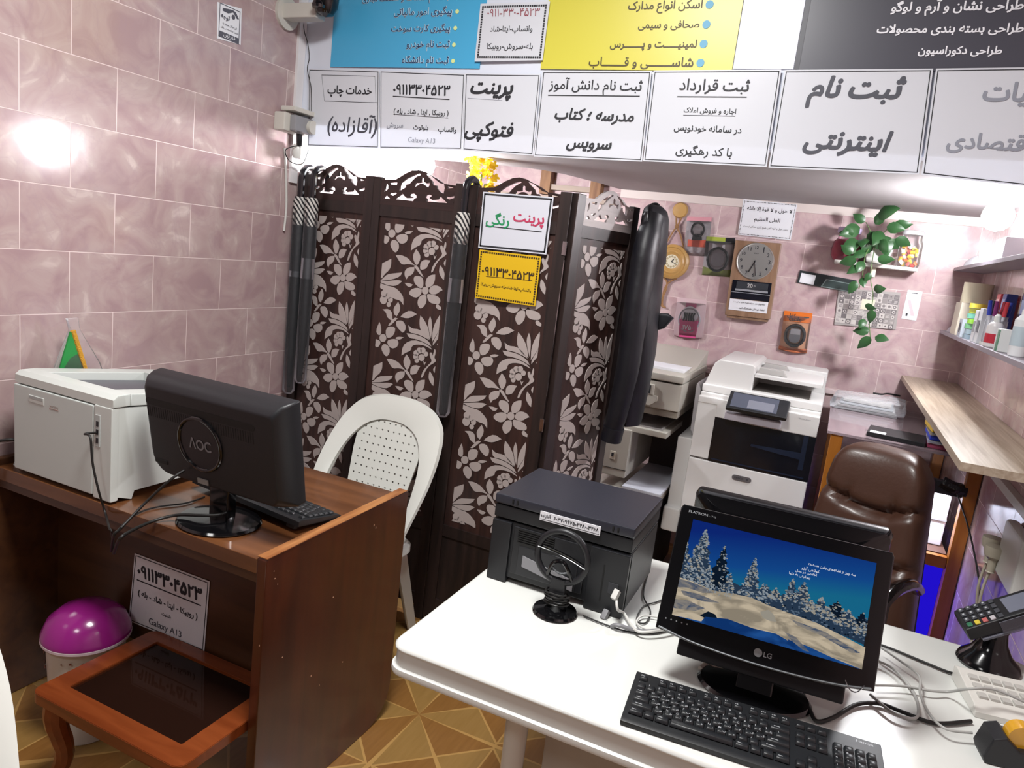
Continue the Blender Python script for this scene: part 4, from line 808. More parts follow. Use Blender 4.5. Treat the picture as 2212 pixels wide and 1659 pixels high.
t.tube([(-.04, -.012, -.085), (-.012, -.012, -.112), (-.010, -.013, -.15), (-.02, -.013, -.2), (-.016, -.013, -.24), (.003, -.013, -.252)], .005, 8, 5); t.tube([(.04, -.012, -.085), (.0, -.012, -.112), (-.018, -.013, -.15), (-.022, -.013, -.2), (-.028, -.013, -.235), (-.01, -.013, -.25)], .005, 8, 5)
t.build('rope_tail', ROPE, cl)

# rectangular wooden wall clock
W_CLK = wood('clock_walnut', '7A5E48', '947760', 'Z', .35, .2, 3, 12)
ck = thing('wall_clock', 'wooden wall clock with a silver dial and a calendar window', 'clock', (-.441, YB, 1.53), rot=(0, R(-1.5), 0))
bx = MB().box(-.114, .114, -.05, 0, -.195, .195, .004).build('case', W_CLK, ck)
SIL = mat('silver_dial', 'B9B8B4', .28, .7); MB().lathe([(.092, .05), (.094, .054), (.090, .058), (.086, .055), (0, .055)], (0, 0, 0), M=Matrix.Translation((0, 0, .095)) @ MX, seg=56).build('dial', SIL, ck)
t = MB()
for k in range(1, 13):
    a = k*PI/6; x, z = .070*math.sin(a), .095+.070*math.cos(a); w = .011 if k < 10 and k != 1 else .016 if k > 9 else .004; put_text(t, str(k), x-w/2, x+w/2, z, y=-.0555, bold=.015)
put_text(t, 'SEIKO', -.012, .012, .135, y=-.0555)
t.build('numerals', INK, ck, 0)
t = MB(); t.tube([(0, -.058, .095), (-.024, -.058, .038)], .003, 5); t.tube([(0, -.060, .10), (.014, -.060, .022)], .0024, 5); t.ball((0, -.06, .095), .005); t.build('hands', mat('black_hand', '17171A', .4), ck)
MB().box(-.098, .098, -.053, -.045, -.105, -.008, .002).m(1).box(-.075, .082, -.056, -.052, -.05, -.014).m(2).box(-.078, .085, -.0565, -.052, -.062, -.052).box(-.097, .097, -.0545, -.052, -.072, -.069).build('calendar_window', [mat('window_navy', '12141E', .12, coat=.5), mat('calendar_grey', '34373C', .3), mat('window_rail', '8D8F94', .3)], ck)
t = MB(); put_text(t, '20', -.02, .006, -.031, y=-.057, bold=.02); put_text(t, 'Fr', .012, .022, -.031, y=-.057, bold=0); t.build('calendar_figures', mat('pale_figures', 'C8C8C4', .5), ck, 0)
MB().box(-.098, .095, -.0535, -.051, -.165, -.107).build('paper_slip', PAPER, ck)
t = MB(); put_text(t, 'لطفا پول خرد همراه داشته باشید و از بحث', -.08, .08, -.122, y=-.0545); put_text(t, 'لطفا خودتان هماهنگ کنید ...', -.06, .082, -.150, y=-.0545); t.build('slip_lettering', INK, ck, 0)
MB().box(-.105, .105, -.04, -.0, -.209, -.195, .003).build('bottom_ledge', W_CLK, ck)

# packets hanging on the wall
FILM = clear('packet_film', 'FFFFFF', .0, .12)
def packet(label, name, x0, x1, z0, z1, skew=0, back=None):
    p = thing(name, label, 'packet', ((x0+x1)/2, YB, (z0+z1)/2), group='cable packets on the back wall', rot=(0, R(skew), 0)); w, h = (x1-x0)/2, (z1-z0)/2
    MB().box(-w, w, -.003, -.001, -h, h).build('backing_card', back or mat('packet_grey', 'B8B2B6', .4), p)
    return p, w, h
def film(p, w, h, d=.03): MB().rings([[Vector((u, -.004-dd, v)) for u, v in rrect(-w*k, w*k, -h*k2, h*k2*.8, .012, 4)] for k, k2, dd in ((1.0, 1.0, 0), (.96, .96, d*.5), (.75, .8, d))], cap0=False).build('plastic_film', FILM, p)
def coil(p, c, r, n, rad, m, name='coiled_cable', sq=1.15):
    t = MB(); random.seed(int(abs(c[0])*1e4)+n)
    pts = []
    for k in range(n*16+1): a = 2*PI*k/16; rr = r+random.uniform(-.0015, .0015); pts.append((c[0]+rr*math.cos(a), -.012-.010*math.sin(k*.7)**2, c[1]+rr*sq*math.sin(a)))
    t.tube(pts, rad, 7, 3); return t.build(name, m, p, 60)
BK = mat('coil_black', '1C1B1F', .45)
p, w, h = packet('silver foil packet with an orange card and black plug on the back wall', 'cable_packet', -.83, -.70, 1.62, 1.825, -3, mat('silver_foil', 'C6BFC3', .25, .6, bump=1, bscale=35))
MB().box(-w*.72, w*.72, -.012, -.003, -.055, -.018).build('orange_card', mat('orange_card', 'D9583A', .5), p); MB().box(-w, w, -.008, -.003, h*.78, h).build('header_card', mat('pink_header', 'C98C96', .5), p)
MB().prism([(-.028, -.02), (.028, -.02), (.018, .03), (-.018, .03)], -.022, -.004, 'Y', .003).m(1).box(-.018, .018, -.025, -.02, .012, .034).build('plug', [BK, PAPER], p); coil(p, (0, .035), .032, 2, .005, BK); film(p, w, h)
p, w, h = packet('green-topped packet with a coiled black cable on the back wall', 'cable_packet', -.713, -.565, 1.527, 1.73, -2)
MB().box(-w, w*.35, -.006, -.003, h*.78, h).m(1).box(w*.38, w, -.007, -.003, h*.78, h).box(-w, w, -.0065, -.003, h*.70, h*.78).build('header_card', [mat('lime_card', '9AA83A', .5), BK], p)
coil(p, (0, -.015), .052, 4, .006, BK); MB().prism(rrect(-.032, .032, -.05, .02, .02), -.022, -.012).build('label_card', mat('grey_label', 'A9A7AE', .5), p); MB().prism([(-w, -h), (w, -h), (w, -h*.62), (0, -h*.72), (-w, -h*.55)], -.006, -.003).build('bottom_card', mat('olive_card', '7F8A3C', .5), p); film(p, w, h)
p, w, h = packet('packet with a pink card and a grey cable on the lower back wall', 'cable_packet', -.815, -.655, 1.18, 1.39, -3, mat('packet_rose', 'CDB4B8', .4))
coil(p, (0, -.01), .056, 4, .004, mat('coil_grey', '9A989E', .4)); MB().prism([(-.045, -h), (.045, -h), (.052, -.01), (-.052, -.01)], -.024, -.018).build('pink_card', mat('pink_card', 'C4457E', .5), p)
MB().lathe([(.045, 0), (.045, .002), (0, .002)], M=Matrix.Translation((0, -.018, .02)) @ MX).build('white_disc', PAPER, p)
for k in range(5): MB().tube([(-.03+k*.014, -.024, -.015), (-.024+k*.011, -.024, .01), (-.028+k*.014, -.024, .03)], .0045, 7, 3).build('jack', BK, p)
MB().prism([(-.03, h*.78), (.03, h*.78), (.026, h*.55), (-.026, h*.55)], -.006, -.003).build('header_card', mat('pink_card'), p)
t = MB(); put_text(t, '۱۷۵۰', -.03, .025, -.05, y=-.0245, bold=.02); t.build('lettering', PAPER, p, 0); film(p, w, h)
p, w, h = packet('orange-topped packet with a thick coiled black cable on the back wall', 'cable_packet', -.258, -.122, 1.19, 1.396, -2, mat('packet_orange', 'CE9A78', .4))
MB().box(-w, w, -.008, -.003, h*.5, h).build('header_card', mat('orange_header', 'D9701F', .45), p); coil(p, (.0, -.018), .046, 7, .007, BK); MB().prism(rrect(-.027, .027, -.055, .02, .024), -.03, -.016).m(1).box(-.022, .024, -.032, -.029, -.012, .016).build('label_card', [mat('silver_label', '9A9EA6', .4), PAPER], p)
for k in range(3): MB().tube([(-w, -.01, -h*.8-.004*k), (0, -.02, -h*.9-.004*k), (w, -.01, -h*.82-.005*k)], .006, 7, 4).build('orange_fold', mat('orange_film', 'C77550', .3), p)
t = MB(); put_text(t, 'کابل', -.05, -.01, h*.78, y=-.0085, bold=.02); put_text(t, 'cable', -.04, .02, h*.64, y=-.0085, bold=.02); t.box(.03, .055, -.0085, -.008, h*.74, h*.8); t.build('lettering', BK, p, 0); film(p, w, h, .035)
p, w, h = packet('packet with a dark coiled cable, half hidden by the jacket', 'cable_packet', -1.03, -.945, 1.66, 1.83, -2, mat('packet_grey'))
coil(p, (.0, -.02), .042, 4, .006, BK); MB().box(-w, w, -.006, -.003, h*.74, h).build('header_card', mat('grey_header', 'C2B8BE', .5), p); MB().prism(rrect(-.025, .03, -.05, .02, .01), -.02, -.012).build('label_card', PAPER, p); film(p, w, h)
tag(MB().box(-1.02, -.955, YB-.006, YB-.001, 1.585, 1.655).build('card_packet', PAPER), 'small white card hanging just below the packet beside the jacket', 'packet')

# little shelf with the plant and jars
sh = thing('small_shelf', 'short white shelf on the back wall carrying the trailing plant', 'shelf', (.11, YB, 1.665))
MB().box(-.18, .18, -.145, 0, -.008, .008, .001).build('board', mat('shelf_white', 'D4CFC9', .4), sh)
MB().box(-.01, .01, -.10, 0, -.055, -.008, .002).build('bracket', mat('pale_bracket', 'D8D4C2', .5), sh)
GL = clear('jar_glass', 'F4F4F8', .03, .04)
j = thing('glass_jar', 'glass jar of red chips on the left end of the small shelf', 'jar', (-.028, YB-.075, 1.674))
MB().lathe([(.050, 0), (.062, .02), (.065, .05), (.058, .085), (.045, .10)], seg=28).build('red_chips', mat('red_chips', 'A83A50', .5, bump=1, bscale=55), j)
MB().lathe([(.054, 0), (.066, .02), (.069, .05), (.062, .088), (.047, .105), (.045, .13), (.05, .132)], seg=28).build('glass', clear('jar_glass_pink', 'D8A0B4', .05, .05), j); MB().lathe([(.052, .13), (.054, .134), (.054, .155), (.05, .158), (0, .158)], seg=28).build('lid', mat('lilac_lid', 'B8A8CC', .35), j)
j = thing('candy_jar', 'square glass jar of coloured sweets on the right end of the small shelf', 'jar', (.245, YB-.075, 1.674))
MB().rings([[Vector((u, v, z)) for u, v in rrect(-r_, r_, -r_, r_, .02, 4)] for z, r_ in ((.0, .045), (.01, .05), (.11, .05), (.13, .042), (.15, .042))]).build('glass', GL, j)
random.seed(6); t = MB()
for i in range(46): t.mi = random.choice((0, 0, 1, 1, 2, 3)); t.box(-.01, .01, -.007, .007, -.005, .005, .002, Matrix.Translation((random.uniform(-.034, .034), random.uniform(-.034, .034), .01+i*.0019)) @ Euler((random.uniform(0, 3), random.uniform(0, 3), 0)).to_matrix().to_4x4())
sw = t.build('sweets', [mat('sweet_yellow', 'E2C322', .4), mat('sweet_orange', 'DE7433', .4), mat('sweet_red', 'C9463E', .4), mat('sweet_white', 'E5E0D8', .4)], j); sw['kind'] = 'stuff'
MB().lathe([(.044, .15), (.046, .153), (.046, .168), (.042, .17), (0, .17)], seg=28).build('lid', mat('jar_lid_pale', 'D8D8DC', .3), j)
pl = thing('trailing_plant', 'green trailing pothos in a white tapered pot on the small shelf', 'plant', (.115, YB-.08, 1.674))
MB().prism([(-.045, 0), (.04, 0), (.07, .105), (-.075, .105)], -.045, .045, 'Y', .006).build('pot', mat('pot_white', 'D6D5D0', .35), pl)
LEAF = mat('pothos_leaf', '2F5630', .35, vary=.35, vscale=14, transl=.2); VINE = mat('vine_stem', '5F7A48', .5)
def leaf(mb, p, L, yaw, droop, roll):
    M = Matrix.Translation(p) @ Matrix.Rotation(yaw, 4, 'Y') @ Matrix.Rotation(droop, 4, 'X') @ Matrix.Rotation(roll, 4, 'Z')
    prof = [(0, 0), (.10, .26), (.30, .40), (.52, .37), (.75, .22), (.92, .07), (1, 0)]
    rows = []
    for t_, w in prof: rows.append([Vector((s_*w*L*.82, -.12*L*math.sin(PI*t_)+abs(s_)*.10*L*w*2, t_*L)) for s_ in (-1, -.5, 0, .5, 1)])
    for a, b in zip(rows, rows[1:]):
        for k in range(4):
            q = [M @ v for v in (a[k], a[k+1], b[k+1], b[k])]
            if (q[0]-q[1]).length < 1e-6: q = q[1:]
            elif (q[2]-q[3]).length < 1e-6: q = q[:3]
            mb.face(q)
def rel(x, y, Y): return ony(x, y, Y)-Vector((.115, YB-.08, 1.673))
LV = [(1858, 492, .078, -120, 20), (1895, 465, .085, 70, 30), (1880, 500, .07, 150, -20), (1905, 500, .07, 200, 10), (1915, 490, .06, 95, 10), (1930, 488, .06, 80, 0), (1855, 520, .07, 230, 10), (1912, 510, .075, 165, -10), (1935, 515, .06, 110, 0), (1870, 545, .05, 240, 0), (1865, 565, .05, 200, 0), (1895, 560, .055, 85, 0), (1850, 560, .06, 250, 0), (1862, 600, .04, 160, 0), (1880, 590, .035, 200, 0), (1850, 608, .05, 200, 0), (1887, 625, .05, 80, 20), (1868, 660, .04, 100, 0), (1885, 670, .05, 180, 0), (1868, 690, .04, 200, 0), (1878, 715, .055, 260, 0), (1880, 728, .06, 215, 0), (1890, 728, .05, 95, 0), (1845, 505, .05, 270, 0), (1868, 515, .06, 190, 40), (1885, 525, .06, 215, -10), (1850, 540, .05, 260, 20), (1900, 520, .06, 140, 30), (1920, 520, .055, 120, -15), (1868, 480, .05, 300, 10), (1890, 485, .06, 30, 25), (1858, 575, .05, 230, 15), (1842, 548, .05, 300, 5)]
random.seed(3); t = MB()
for i, (x, y, L, yaw, dr) in enumerate(LV):
    mb = MB(); leaf(mb, rel(x, y, YB-.165-.05*random.random()-(.03 if y > 545 else 0)), L*1.35, R(yaw), R(dr+random.uniform(-25, 25)), R(random.uniform(-30, 30)))
    bmesh.ops.remove_doubles(mb.bm, verts=mb.bm.verts, dist=1e-4); mb.build('leaf', LEAF, pl, 60)
for P in ([(1893, 540), (1895, 505), (1885, 560), (1880, 600), (1886, 640), (1878, 690), (1880, 730)], [(1890, 520), (1870, 550), (1862, 600), (1855, 625)], [(1893, 530), (1912, 500), (1925, 490)], [(1893, 530), (1905, 535), (1930, 520)], [(1893, 530), (1880, 500), (1870, 480)]):
    t.tube([rel(x, y, YB-.12-(.07 if y > 545 else 0)) for x, y in P], .002, 6, 5)
t.build('vines', VINE, pl)
# dark boxed strip, patterned mat, white card
d = thing('display_strip', 'long dark packaged strip with a white label on the back wall', 'packet', (-.09, YB, 1.565), rot=(0, R(4), 0))
MB().box(-.135, .135, -.012, -.001, -.032, .032, .002).build('strip', mat('strip_dark', '2E3436', .25, coat=.3), d); MB().box(-.125, -.055, -.0135, -.011, -.028, .02).build('label', PAPER, d); MB().prism([(-.02, -.03), (.13, -.03), (.13, .012), (-.005, .012)], -.013, -.011).m(1).prism([(-.013, -.026), (.13, -.026), (.13, .008), (0, .008)], -.0135, -.012).build('window', [mat('window_edge', '7C8A88', .3), mat('window_dark', '3C4746', .2)], d)
m_ = Sign('patterned_board', 'grey patterned board of rose and letter squares behind the trailing plant', 'board', (-.02, YB-.008, 1.36), 0); Q = [m_.uv(*p) for p in ((1812, 622), (1946, 632), (1935, 712), (1802, 701))]
m_.sheet([Q[3], Q[2], Q[1], Q[0]], mat('pattern_base', '9F9996', .5), 'board', .006)
random.seed(8); t = MB()
x0, x1, z0, z1 = rectify(Q); nx, nz = 11, 7
for i in range(nx):
    for k in range(nz):
        a, b_ = x0+.006+(x1-x0-.012)*i/nx, z0+.006+(z1-z0-.012)*k/nz; w, h = (x1-x0-.012)/nx*.92, (z1-z0-.012)/nz*.9; t.mi = random.choice((0, 0, 1, 2)); t.box(a, a+w, -.001, 0, b_, b_+h); t.mi = random.choice((1, 2, 0))
        if random.random() < .6: t.disc((a+w/2, -.002, b_+h/2), h*.36, seg=10); t.mi = 2 if t.mi != 2 else 0; t.disc((a+w/2, -.0025, b_+h/2), h*.18, seg=8)
        else:
            for q in range(3): t.box(a+w*.15, a+w*.85, -.002, 0, b_+h*(.2+.25*q), b_+h*(.3+.25*q))
t.mi = 3; t.box((x0+x1)/2-.03, (x0+x1)/2+.03, -.003, 0, (z0+z1)/2-.005, (z0+z1)/2+.045)
t.build('printed_squares', [mat('pat_light', 'C4BEBA', .5), mat('pat_mid', '8B8482', .5), mat('pat_dark', '6A6365', .5), mat('pat_cream', 'D9D3BE', .5)], m_.root, 0)
s = Sign('card_packet', 'narrow white card packet hanging to the right of the patterned board', 'packet', (.276, YB-.004, 1.43), R(0)); Q = [s.uv(*p) for p in ((1961, 626), (1993, 630), (1979, 693), (1947, 688))]
s.sheet([Q[3], Q[2], Q[1], Q[0]], PAPER, 'card', .003); t = MB(); x0, x1, z0, z1 = rectify(Q); t.box(x0+.02, x0+.045, -.001, 0, z1-.014, z1-.010); t.box(x0+.014, x0+.022, -.001, 0, z0+.016, z0+.03); t.mi = 1; t.prism([(x0+.01, z1-.05), (x0+.022, z1-.045), (x1-.012, z0+.02), (x1-.028, z0+.02)], -.001, 0)
t.build('print', [INK, mat('pale_band', 'C9B8BE', .5)], s.root, 0)

# ---------------------------------------------------------------- white plastic table and what stands on it
TW = mat('table_white_plastic', 'D9DBD7', .22, coat=.15)
tb = thing('plastic_table', 'white plastic table with rounded rim in the right foreground', 'table', (-.08, 1.58, 0))
def tr(i, z): return [Vector((x, y, z)) for x, y in rrect(-.635+i, .635-i, -.41+i, .408-i, .04-i*.5, 6)]
MB().rings([tr(.008, .655), tr(.001, .657), tr(0, .662), tr(.001, .670), tr(.007, .673), tr(.008, .704), tr(.004, .708), tr(.004, .713), tr(.009, .719), tr(.016, .72)]).build('table_top', TW, tb, 50)
for x in (-.37, .52):
    for y in (-.30, .30): MB().cyl((x, y, 0), (x, y, .657), .020, .025, 24).build('leg', TW, tb)
MB().prism(rrect(-.32, .47, .28, .63, .05), -.255, -.245, 'Y', .003).build('leg_panel', mat('table_panel_grey', 'B4B2AC', .4), tb)

# black multifunction printer
CB = mat('printer_black', '17181C', .42, bump=.04, bscale=500); CB2 = mat('printer_lid_black', '2A2B34', .35, bump=.05, bscale=300)
mp = thing('multifunction_printer', 'black multifunction printer on the white table, its back to the room', 'printer', (-.509, 1.572, .7212))
W2 = .1765
MB().box(-W2, W2, .004, .272, .012, .158, .004).build('body', CB, mp)
MB().box(-W2, W2, .0, .275, .162, .196, .004).build('scanner_unit', CB, mp)
MB().box(-W2-.001, W2+.001, -.003, .278, .198, .223, .005).build('lid', CB2, mp)
t = MB()
t.box(-W2, -W2+.052, -.004, .02, .0, .156, .003); t.build('rear_cover', CB, mp); MB().box(W2-.095, W2, -.004, .02, .0, .156, .003).build('rear_cover', CB, mp)
MB().box(-.118, .072, -.001, .006, .028, .15, .003).m(1).box(-.100, .055, -.003, .001, .03, .105, .003).build('rear_door', [CB, mat('printer_door_black', '1F2024', .4)], mp)
t = MB()
for k in range(7): t.box(-.105, -.01, -.0035, 0, .112+k*.0055, .1145+k*.0055)
t.build('vent_slots', mat('vent_black'), mp, 0)
for x in (-.13, -.118, .125, .137): MB().box(x, x+.004, -.005, 0, .205, .217).build('hinge_notch', mat('vent_black'), mp, 0)
for x in (-.155, .13): MB().box(x, x+.03, .03, .06, -.0005, .014).build('foot', CB, mp)
s_ = MB().box(-.054, .098, -.0052, -.002, .1855, .208).build('label_strip', PAPER, mp)
t = MB(); put_text(t, '۶۰۳۷-۹۹۷۵-۳۴۸۰-۳۴۶۸', -.018, .094, .1985, y=-.0056, bold=.02); put_text(t, 'آقازاده', -.052, -.026, .1985, y=-.0056, bold=.015); t.box(-.052, .096, -.0056, -.005, .1885, .1895); t.build('lettering', INK, s_, 0)
MB().prism([(-.085, .055), (.05, .030), (.05, .058), (-.085, .083)], -.005, -.003).build('spec_sticker', mat('grey_sticker', '8C8C90', .5), mp)
MB().box(.118, .122, -.0045, 0, .03, .12).m(1).box(.135, .16, -.006, -.003, .055, .082, .001).build('port_panel', [mat('vent_black'), DKGREY], mp)
for nm, lb, px, mm, end in (('network_cable', 'white cable plugged into the back of the black printer', (1335, 1275), CABLEW, (1348, 1325)), ('power_cable', 'thick grey cable with moulded plug at the back of the black printer', (1312, 1318), mat('cable_grey', '7F7F82', .45), (1330, 1350))):
    p = ony(*px, 1.562)
    r = .0033 if nm == 'network_cable' else .0048
    a = thing(nm, lb, 'cable', (p.x, p.y, p.z))
    MB().box(-.007, .007, -.024, .0, -.007, .007, .002, Euler((R(50), 0, R(-15))).to_matrix().to_4x4()).build('plug', mm, a)
    q = [Vector((.004, -.016, -.018)), Vector((.012, -.024, -.035)), onz(end[0], end[1], .734)-p, onz(1375, 1362, .728+.006*(nm == 'network_cable'))-p, onz(1420, 1362, .728+.012*(nm == 'network_cable'))-p, onz(1500, 1345, .729+.010*(nm == 'network_cable'))-p]
    MB().tube(q, r, 8, 8).build('cord', mm, a)

# ring-shaped stand with coiled cable
rs = thing('ring_stand', 'black ring on an oval foot with cable coiled round its stem', 'stand', (-.474, 1.505, .7208))
MB().lathe([(.050, 0), (.053, .004), (.05, .009), (.03, .013), (.012, .02), (0, .02)], seg=40).build('foot', BLACK, rs)
MB().prism([(-.022, .012), (.022, .012), (.017, .085), (-.017, .085)], -.008, .008, 'Y', .003).build('stem', BLACKM, rs)
t = MB(); C_ = (0, .0, .137); t.tube([(.061*math.cos(2*PI*k/48), 0, .137+.061*math.sin(2*PI*k/48)) for k in range(48)], .0075, 12, 0, True); t.build('ring', BLACKM, rs)
MB().tube([(-.06, 0, .150), (-.03, .004, .146), (0, .006, .140), (.03, .004, .134), (.06, 0, .126)], .009, 8, 4, flat=.4).build('cross_bar', BLACK, rs)
MB().tube([(-.03, -.002, .085), (-.02, -.006, .115), (-.008, -.008, .128), (.008, -.008, .128), (.020, -.006, .112), (.032, -.002, .085)], .005, 8, 5).m(1).tube([(-.022, -.004, .112), (0, -.008, .101), (.024, -.004, .108)], .003, 6, 4).build('hub', [BLACK, mat('silver_trim', '8E9296', .25, .8)], rs)
MB().tube([((.026+.002*(k % 3))*math.cos(2*PI*k/14), (.018+.002*(k % 3))*math.sin(2*PI*k/14), .022+k*.00045) for k in range(70)], .0024, 6, 2).build('coiled_cable', CABLEK, rs)

# monitor with the winter picture
lg = thing('computer_monitor', 'glossy black monitor showing a snowy forest picture on the white table', 'monitor', (-.02, 1.418, .7205), R(2.3))
TL = (-.002, .022, .2145); TIL = (R(-24), 0, 0); w, h = .2, .1325
mb = MB(); lo = [(-w, -h+.012), (-w*.6, -h-.0005), (0, -h-.006), (w*.6, -h-.0005), (w, -h+.012)]
outl = lo + [(w, h-.008), (w-.004, h), (-w+.004, h), (-w, h-.008)]
bz = MB().prism(outl, -.010, .014, 'Y', .003).build('bezel', BLACK, lg, 40, loc=TL, rot=TIL)
MB().tube([(x, -.011, z+.004) for x, z in [(-w+.006, -h+.012), (-w*.6, -h), (0, -h-.005), (w*.6, -h), (w-.006, -h+.012)]], .0028, 8, 5, flat=.8).build('silver_edge', mat('silver_trim'), bz)
MB().rings([[Vector((u, yy, v)) for u, v in rrect(-a, a, -b, b, .02, 5)] for yy, a, b in ((.013, .194, .122), (.03, .185, .112), (.05, .15, .085), (.058, .12, .06))]).build('back_shell', BLACKM, bz)
MB().box(-.155, .160, .045, .062, -h-.030, -h+.012, .004).build('lower_housing', BLACKM, bz)
# the displayed picture: a flat lit panel with the picture's shapes on it
S0, S1, T0, T1 = -.1715, .1715, -.088, .106
def sky():
    m = bpy.data.materials.new('screen_sky'); m.use_nodes = True; nt = m.node_tree; nt.nodes.clear(); N = nt.nodes; L = nt.links
    tc = N.new('ShaderNodeTexCoord'); sp = N.new('ShaderNodeSeparateXYZ'); mr = N.new('ShaderNodeMapRange'); cr = N.new('ShaderNodeValToRGB'); e = N.new('ShaderNodeEmission'); o = N.new('ShaderNodeOutputMaterial'); ad = N.new('ShaderNodeMath'); ad.operation = 'MULTIPLY_ADD'; ad.inputs[1].default_value = -.16
    L.new(tc.outputs['Object'], sp.inputs[0]); L.new(sp.outputs['X'], ad.inputs[0]); L.new(sp.outputs['Z'], ad.inputs[2]); L.new(ad.outputs[0], mr.inputs[0]); mr.inputs[1].default_value = .01; mr.inputs[2].default_value = .11
    for i, (p, c) in enumerate(((0, '1A7299'), (.35, '16509A'), (1, '102C80'))):
        k = cr.color_ramp.elements[i] if i < 2 else cr.color_ramp.elements.new(p); k.position = p; k.color = lin(c)
    L.new(mr.outputs[0], cr.inputs[0]); L.new(cr.outputs[0], e.inputs[0]); e.inputs[1].default_value = .72; L.new(e.outputs[0], o.inputs[0]); return m
def snowmat(name, c1, c2, s):
    m = bpy.data.materials.new(name); m.use_nodes = True; nt = m.node_tree; nt.nodes.clear(); N = nt.nodes; L = nt.links
    tc = N.new('ShaderNodeTexCoord'); mp_ = N.new('ShaderNodeMapping'); mp_.inputs['Scale'].default_value = (1, 1, 2.6); mp_.inputs['Rotation'].default_value = (0, R(14), 0); n = N.new('ShaderNodeTexNoise'); n.inputs['Scale'].default_value = s; n.inputs['Detail'].default_value = 5; n.inputs['Distortion'].default_value = 1.2
    cr = N.new('ShaderNodeValToRGB'); cr.color_ramp.elements[0].position = .38; cr.color_ramp.elements[1].position = .58; cr.color_ramp.elements[0].color = lin(c1); cr.color_ramp.elements[1].color = lin(c2); e = N.new('ShaderNodeEmission'); o = N.new('ShaderNodeOutputMaterial')
    L.new(tc.outputs['Object'], mp_.inputs[0]); L.new(mp_.outputs[0], n.inputs[0]); L.new(n.outputs[0], cr.inputs[0]); L.new(cr.outputs[0], e.inputs[0]); e.inputs[1].default_value = .72; L.new(e.outputs[0], o.inputs[0]); return m
t = MB(); LY = [-.0108]
def lay(poly, mi): LY[0] -= .000012; t.mi = mi; t.face([(x, LY[0], z) for x, z in (poly if sum(a[0]*b[1]-b[0]*a[1] for a, b in zip(poly, poly[1:]+poly[:1])) > 0 else poly[::-1])])
def U(u, v): return (S0+(S1-S0)*u, T1-(T1-T0)*v)
def pic(pts): return clip([U(*p) for p in pts], S0, S1, T0, T1)
lay([(S0, T0), (S1, T0), (S1, T1), (S0, T1)], 0)
random.seed(21)
def tree(u, base, hh, ww, dens, dark):
    n = 11; L_, R_ = [], []
    for i in range(n):
        f = i/(n-1); wv = ww*(1-f)**.8*(1 if i % 2 == 0 else .62)*random.uniform(.85, 1.1); v = base-hh*f
        L_.append((u-wv, v+.012*(i % 2))); R_.append((u+wv*random.uniform(.8, 1.1), v+.012*(i % 2)))
    q = pic(L_+[(u, base-hh-.03)]+R_[::-1])
    if q: lay(q, dark)
    for k in range(int(dens*1.7)):
        f = random.random()**1.2; du = ww*(1-f)**.8*random.uniform(-.92, .92); v = base-hh*f*.97; r = random.uniform(.003, .0085)*(1.3-f*.6); s = random.uniform(.5, .9)
        q = pic([(u+du+r*math.cos(a)*random.uniform(.7, 1.2), v+r*1.6*s*math.sin(a)) for a in [2*PI*j/7 for j in range(7)]])
        if q: lay(q, random.choice((3, 3, 4, 5)) if u < .5 else random.choice((3, 4, 5, 5)))
lay(pic([(0, .50), (.06, .44), (.14, .50), (.2, .55), (.3, .53), (.36, .56), (.45, .52), (.52, .55), (.6, .50), (.66, .52), (.74, .54), (.8, .52), (.88, .57), (.95, .56), (1, .55), (1, .78), (.8, .72), (.5, .67), (0, .66)]), 1)
for k in range(330):
    u = random.uniform(.0, 1); v = .62+.09*u+random.uniform(-.09, .04)-.03*(u < .2); r = random.uniform(.003, .007); q = pic([(u+r*math.cos(a), v+1.3*r*math.sin(a)) for a in [2*PI*j/6 for j in range(6)]])
    if q: lay(q, random.choice((2, 4, 4, 5, 3)) if u < .6 else random.choice((2, 1, 4, 4)))
for u, b_, hh, ww, d, k in ((.97, .62, .14, .05, 5, 2), (.84, .60, .16, .08, 18, 2), (.76, .58, .14, .05, 30, 1), (.66, .56, .22, .06, 45, 1), (.60, .56, .22, .05, 40, 1), (.90, .66, .16, .08, 60, 1), (.98, .70, .13, .05, 35, 1), (.80, .64, .12, .05, 40, 1), (.71, .62, .13, .05, 40, 1), (.52, .60, .13, .05, 30, 1), (.47, .58, .12, .05, 25, 1), (.21, .62, .44, .075, 40, 2), (.27, .64, .2, .04, 25, 1), (.385, .62, .40, .06, 110, 1), (.45, .62, .16, .03, 25, 1), (.09, .66, .60, .10, 230, 1), (.0, .64, .40, .07, 70, 1), (.15, .68, .26, .05, 60, 1)): tree(u, b_, hh, ww, d, k)
lay(pic([(0, .62), (.08, .63), (.2, .66), (.3, .64), (.4, .63), (.5, .66), (.62, .68), (.75, .70), (.88, .75), (1, .80), (1, 1), (0, 1)]), 6)
for P, mi in (([(0, .63), (.1, .64), (.2, .68), (.14, .71), (.05, .70), (0, .72)], 7), ([(.02, .74), (.12, .73), (.24, .76), (.16, .79), (.04, .78)], 7), ([(0, .84), (.07, .82), (.17, .85), (.12, .90), (0, .93)], 7), ([(.15, .93), (.19, .87), (.23, .88), (.25, .92), (.2, .95)], 2),
              ([(.18, .93), (.3, .89), (.44, .91), (.56, .90), (.66, .95), (.72, 1), (.16, 1)], 8), ([(.62, .92), (.72, .93), (.85, .97), (1, 1), (.66, 1)], 8), ([(.46, .74), (.50, .70), (.53, .73), (.55, .79), (.52, .80), (.48, .79)], 5), ([(.62, .73), (.8, .76), (.98, .86), (.94, .88), (.78, .80), (.66, .77)], 7), ([(.60, .86), (.66, .88), (.74, .98), (.71, .98), (.64, .92)], 7), ([(.0, 1), (.3, .97), (.8, .98), (1, 1)], 8)):
    q = pic(P)
    if q: lay(q, mi)
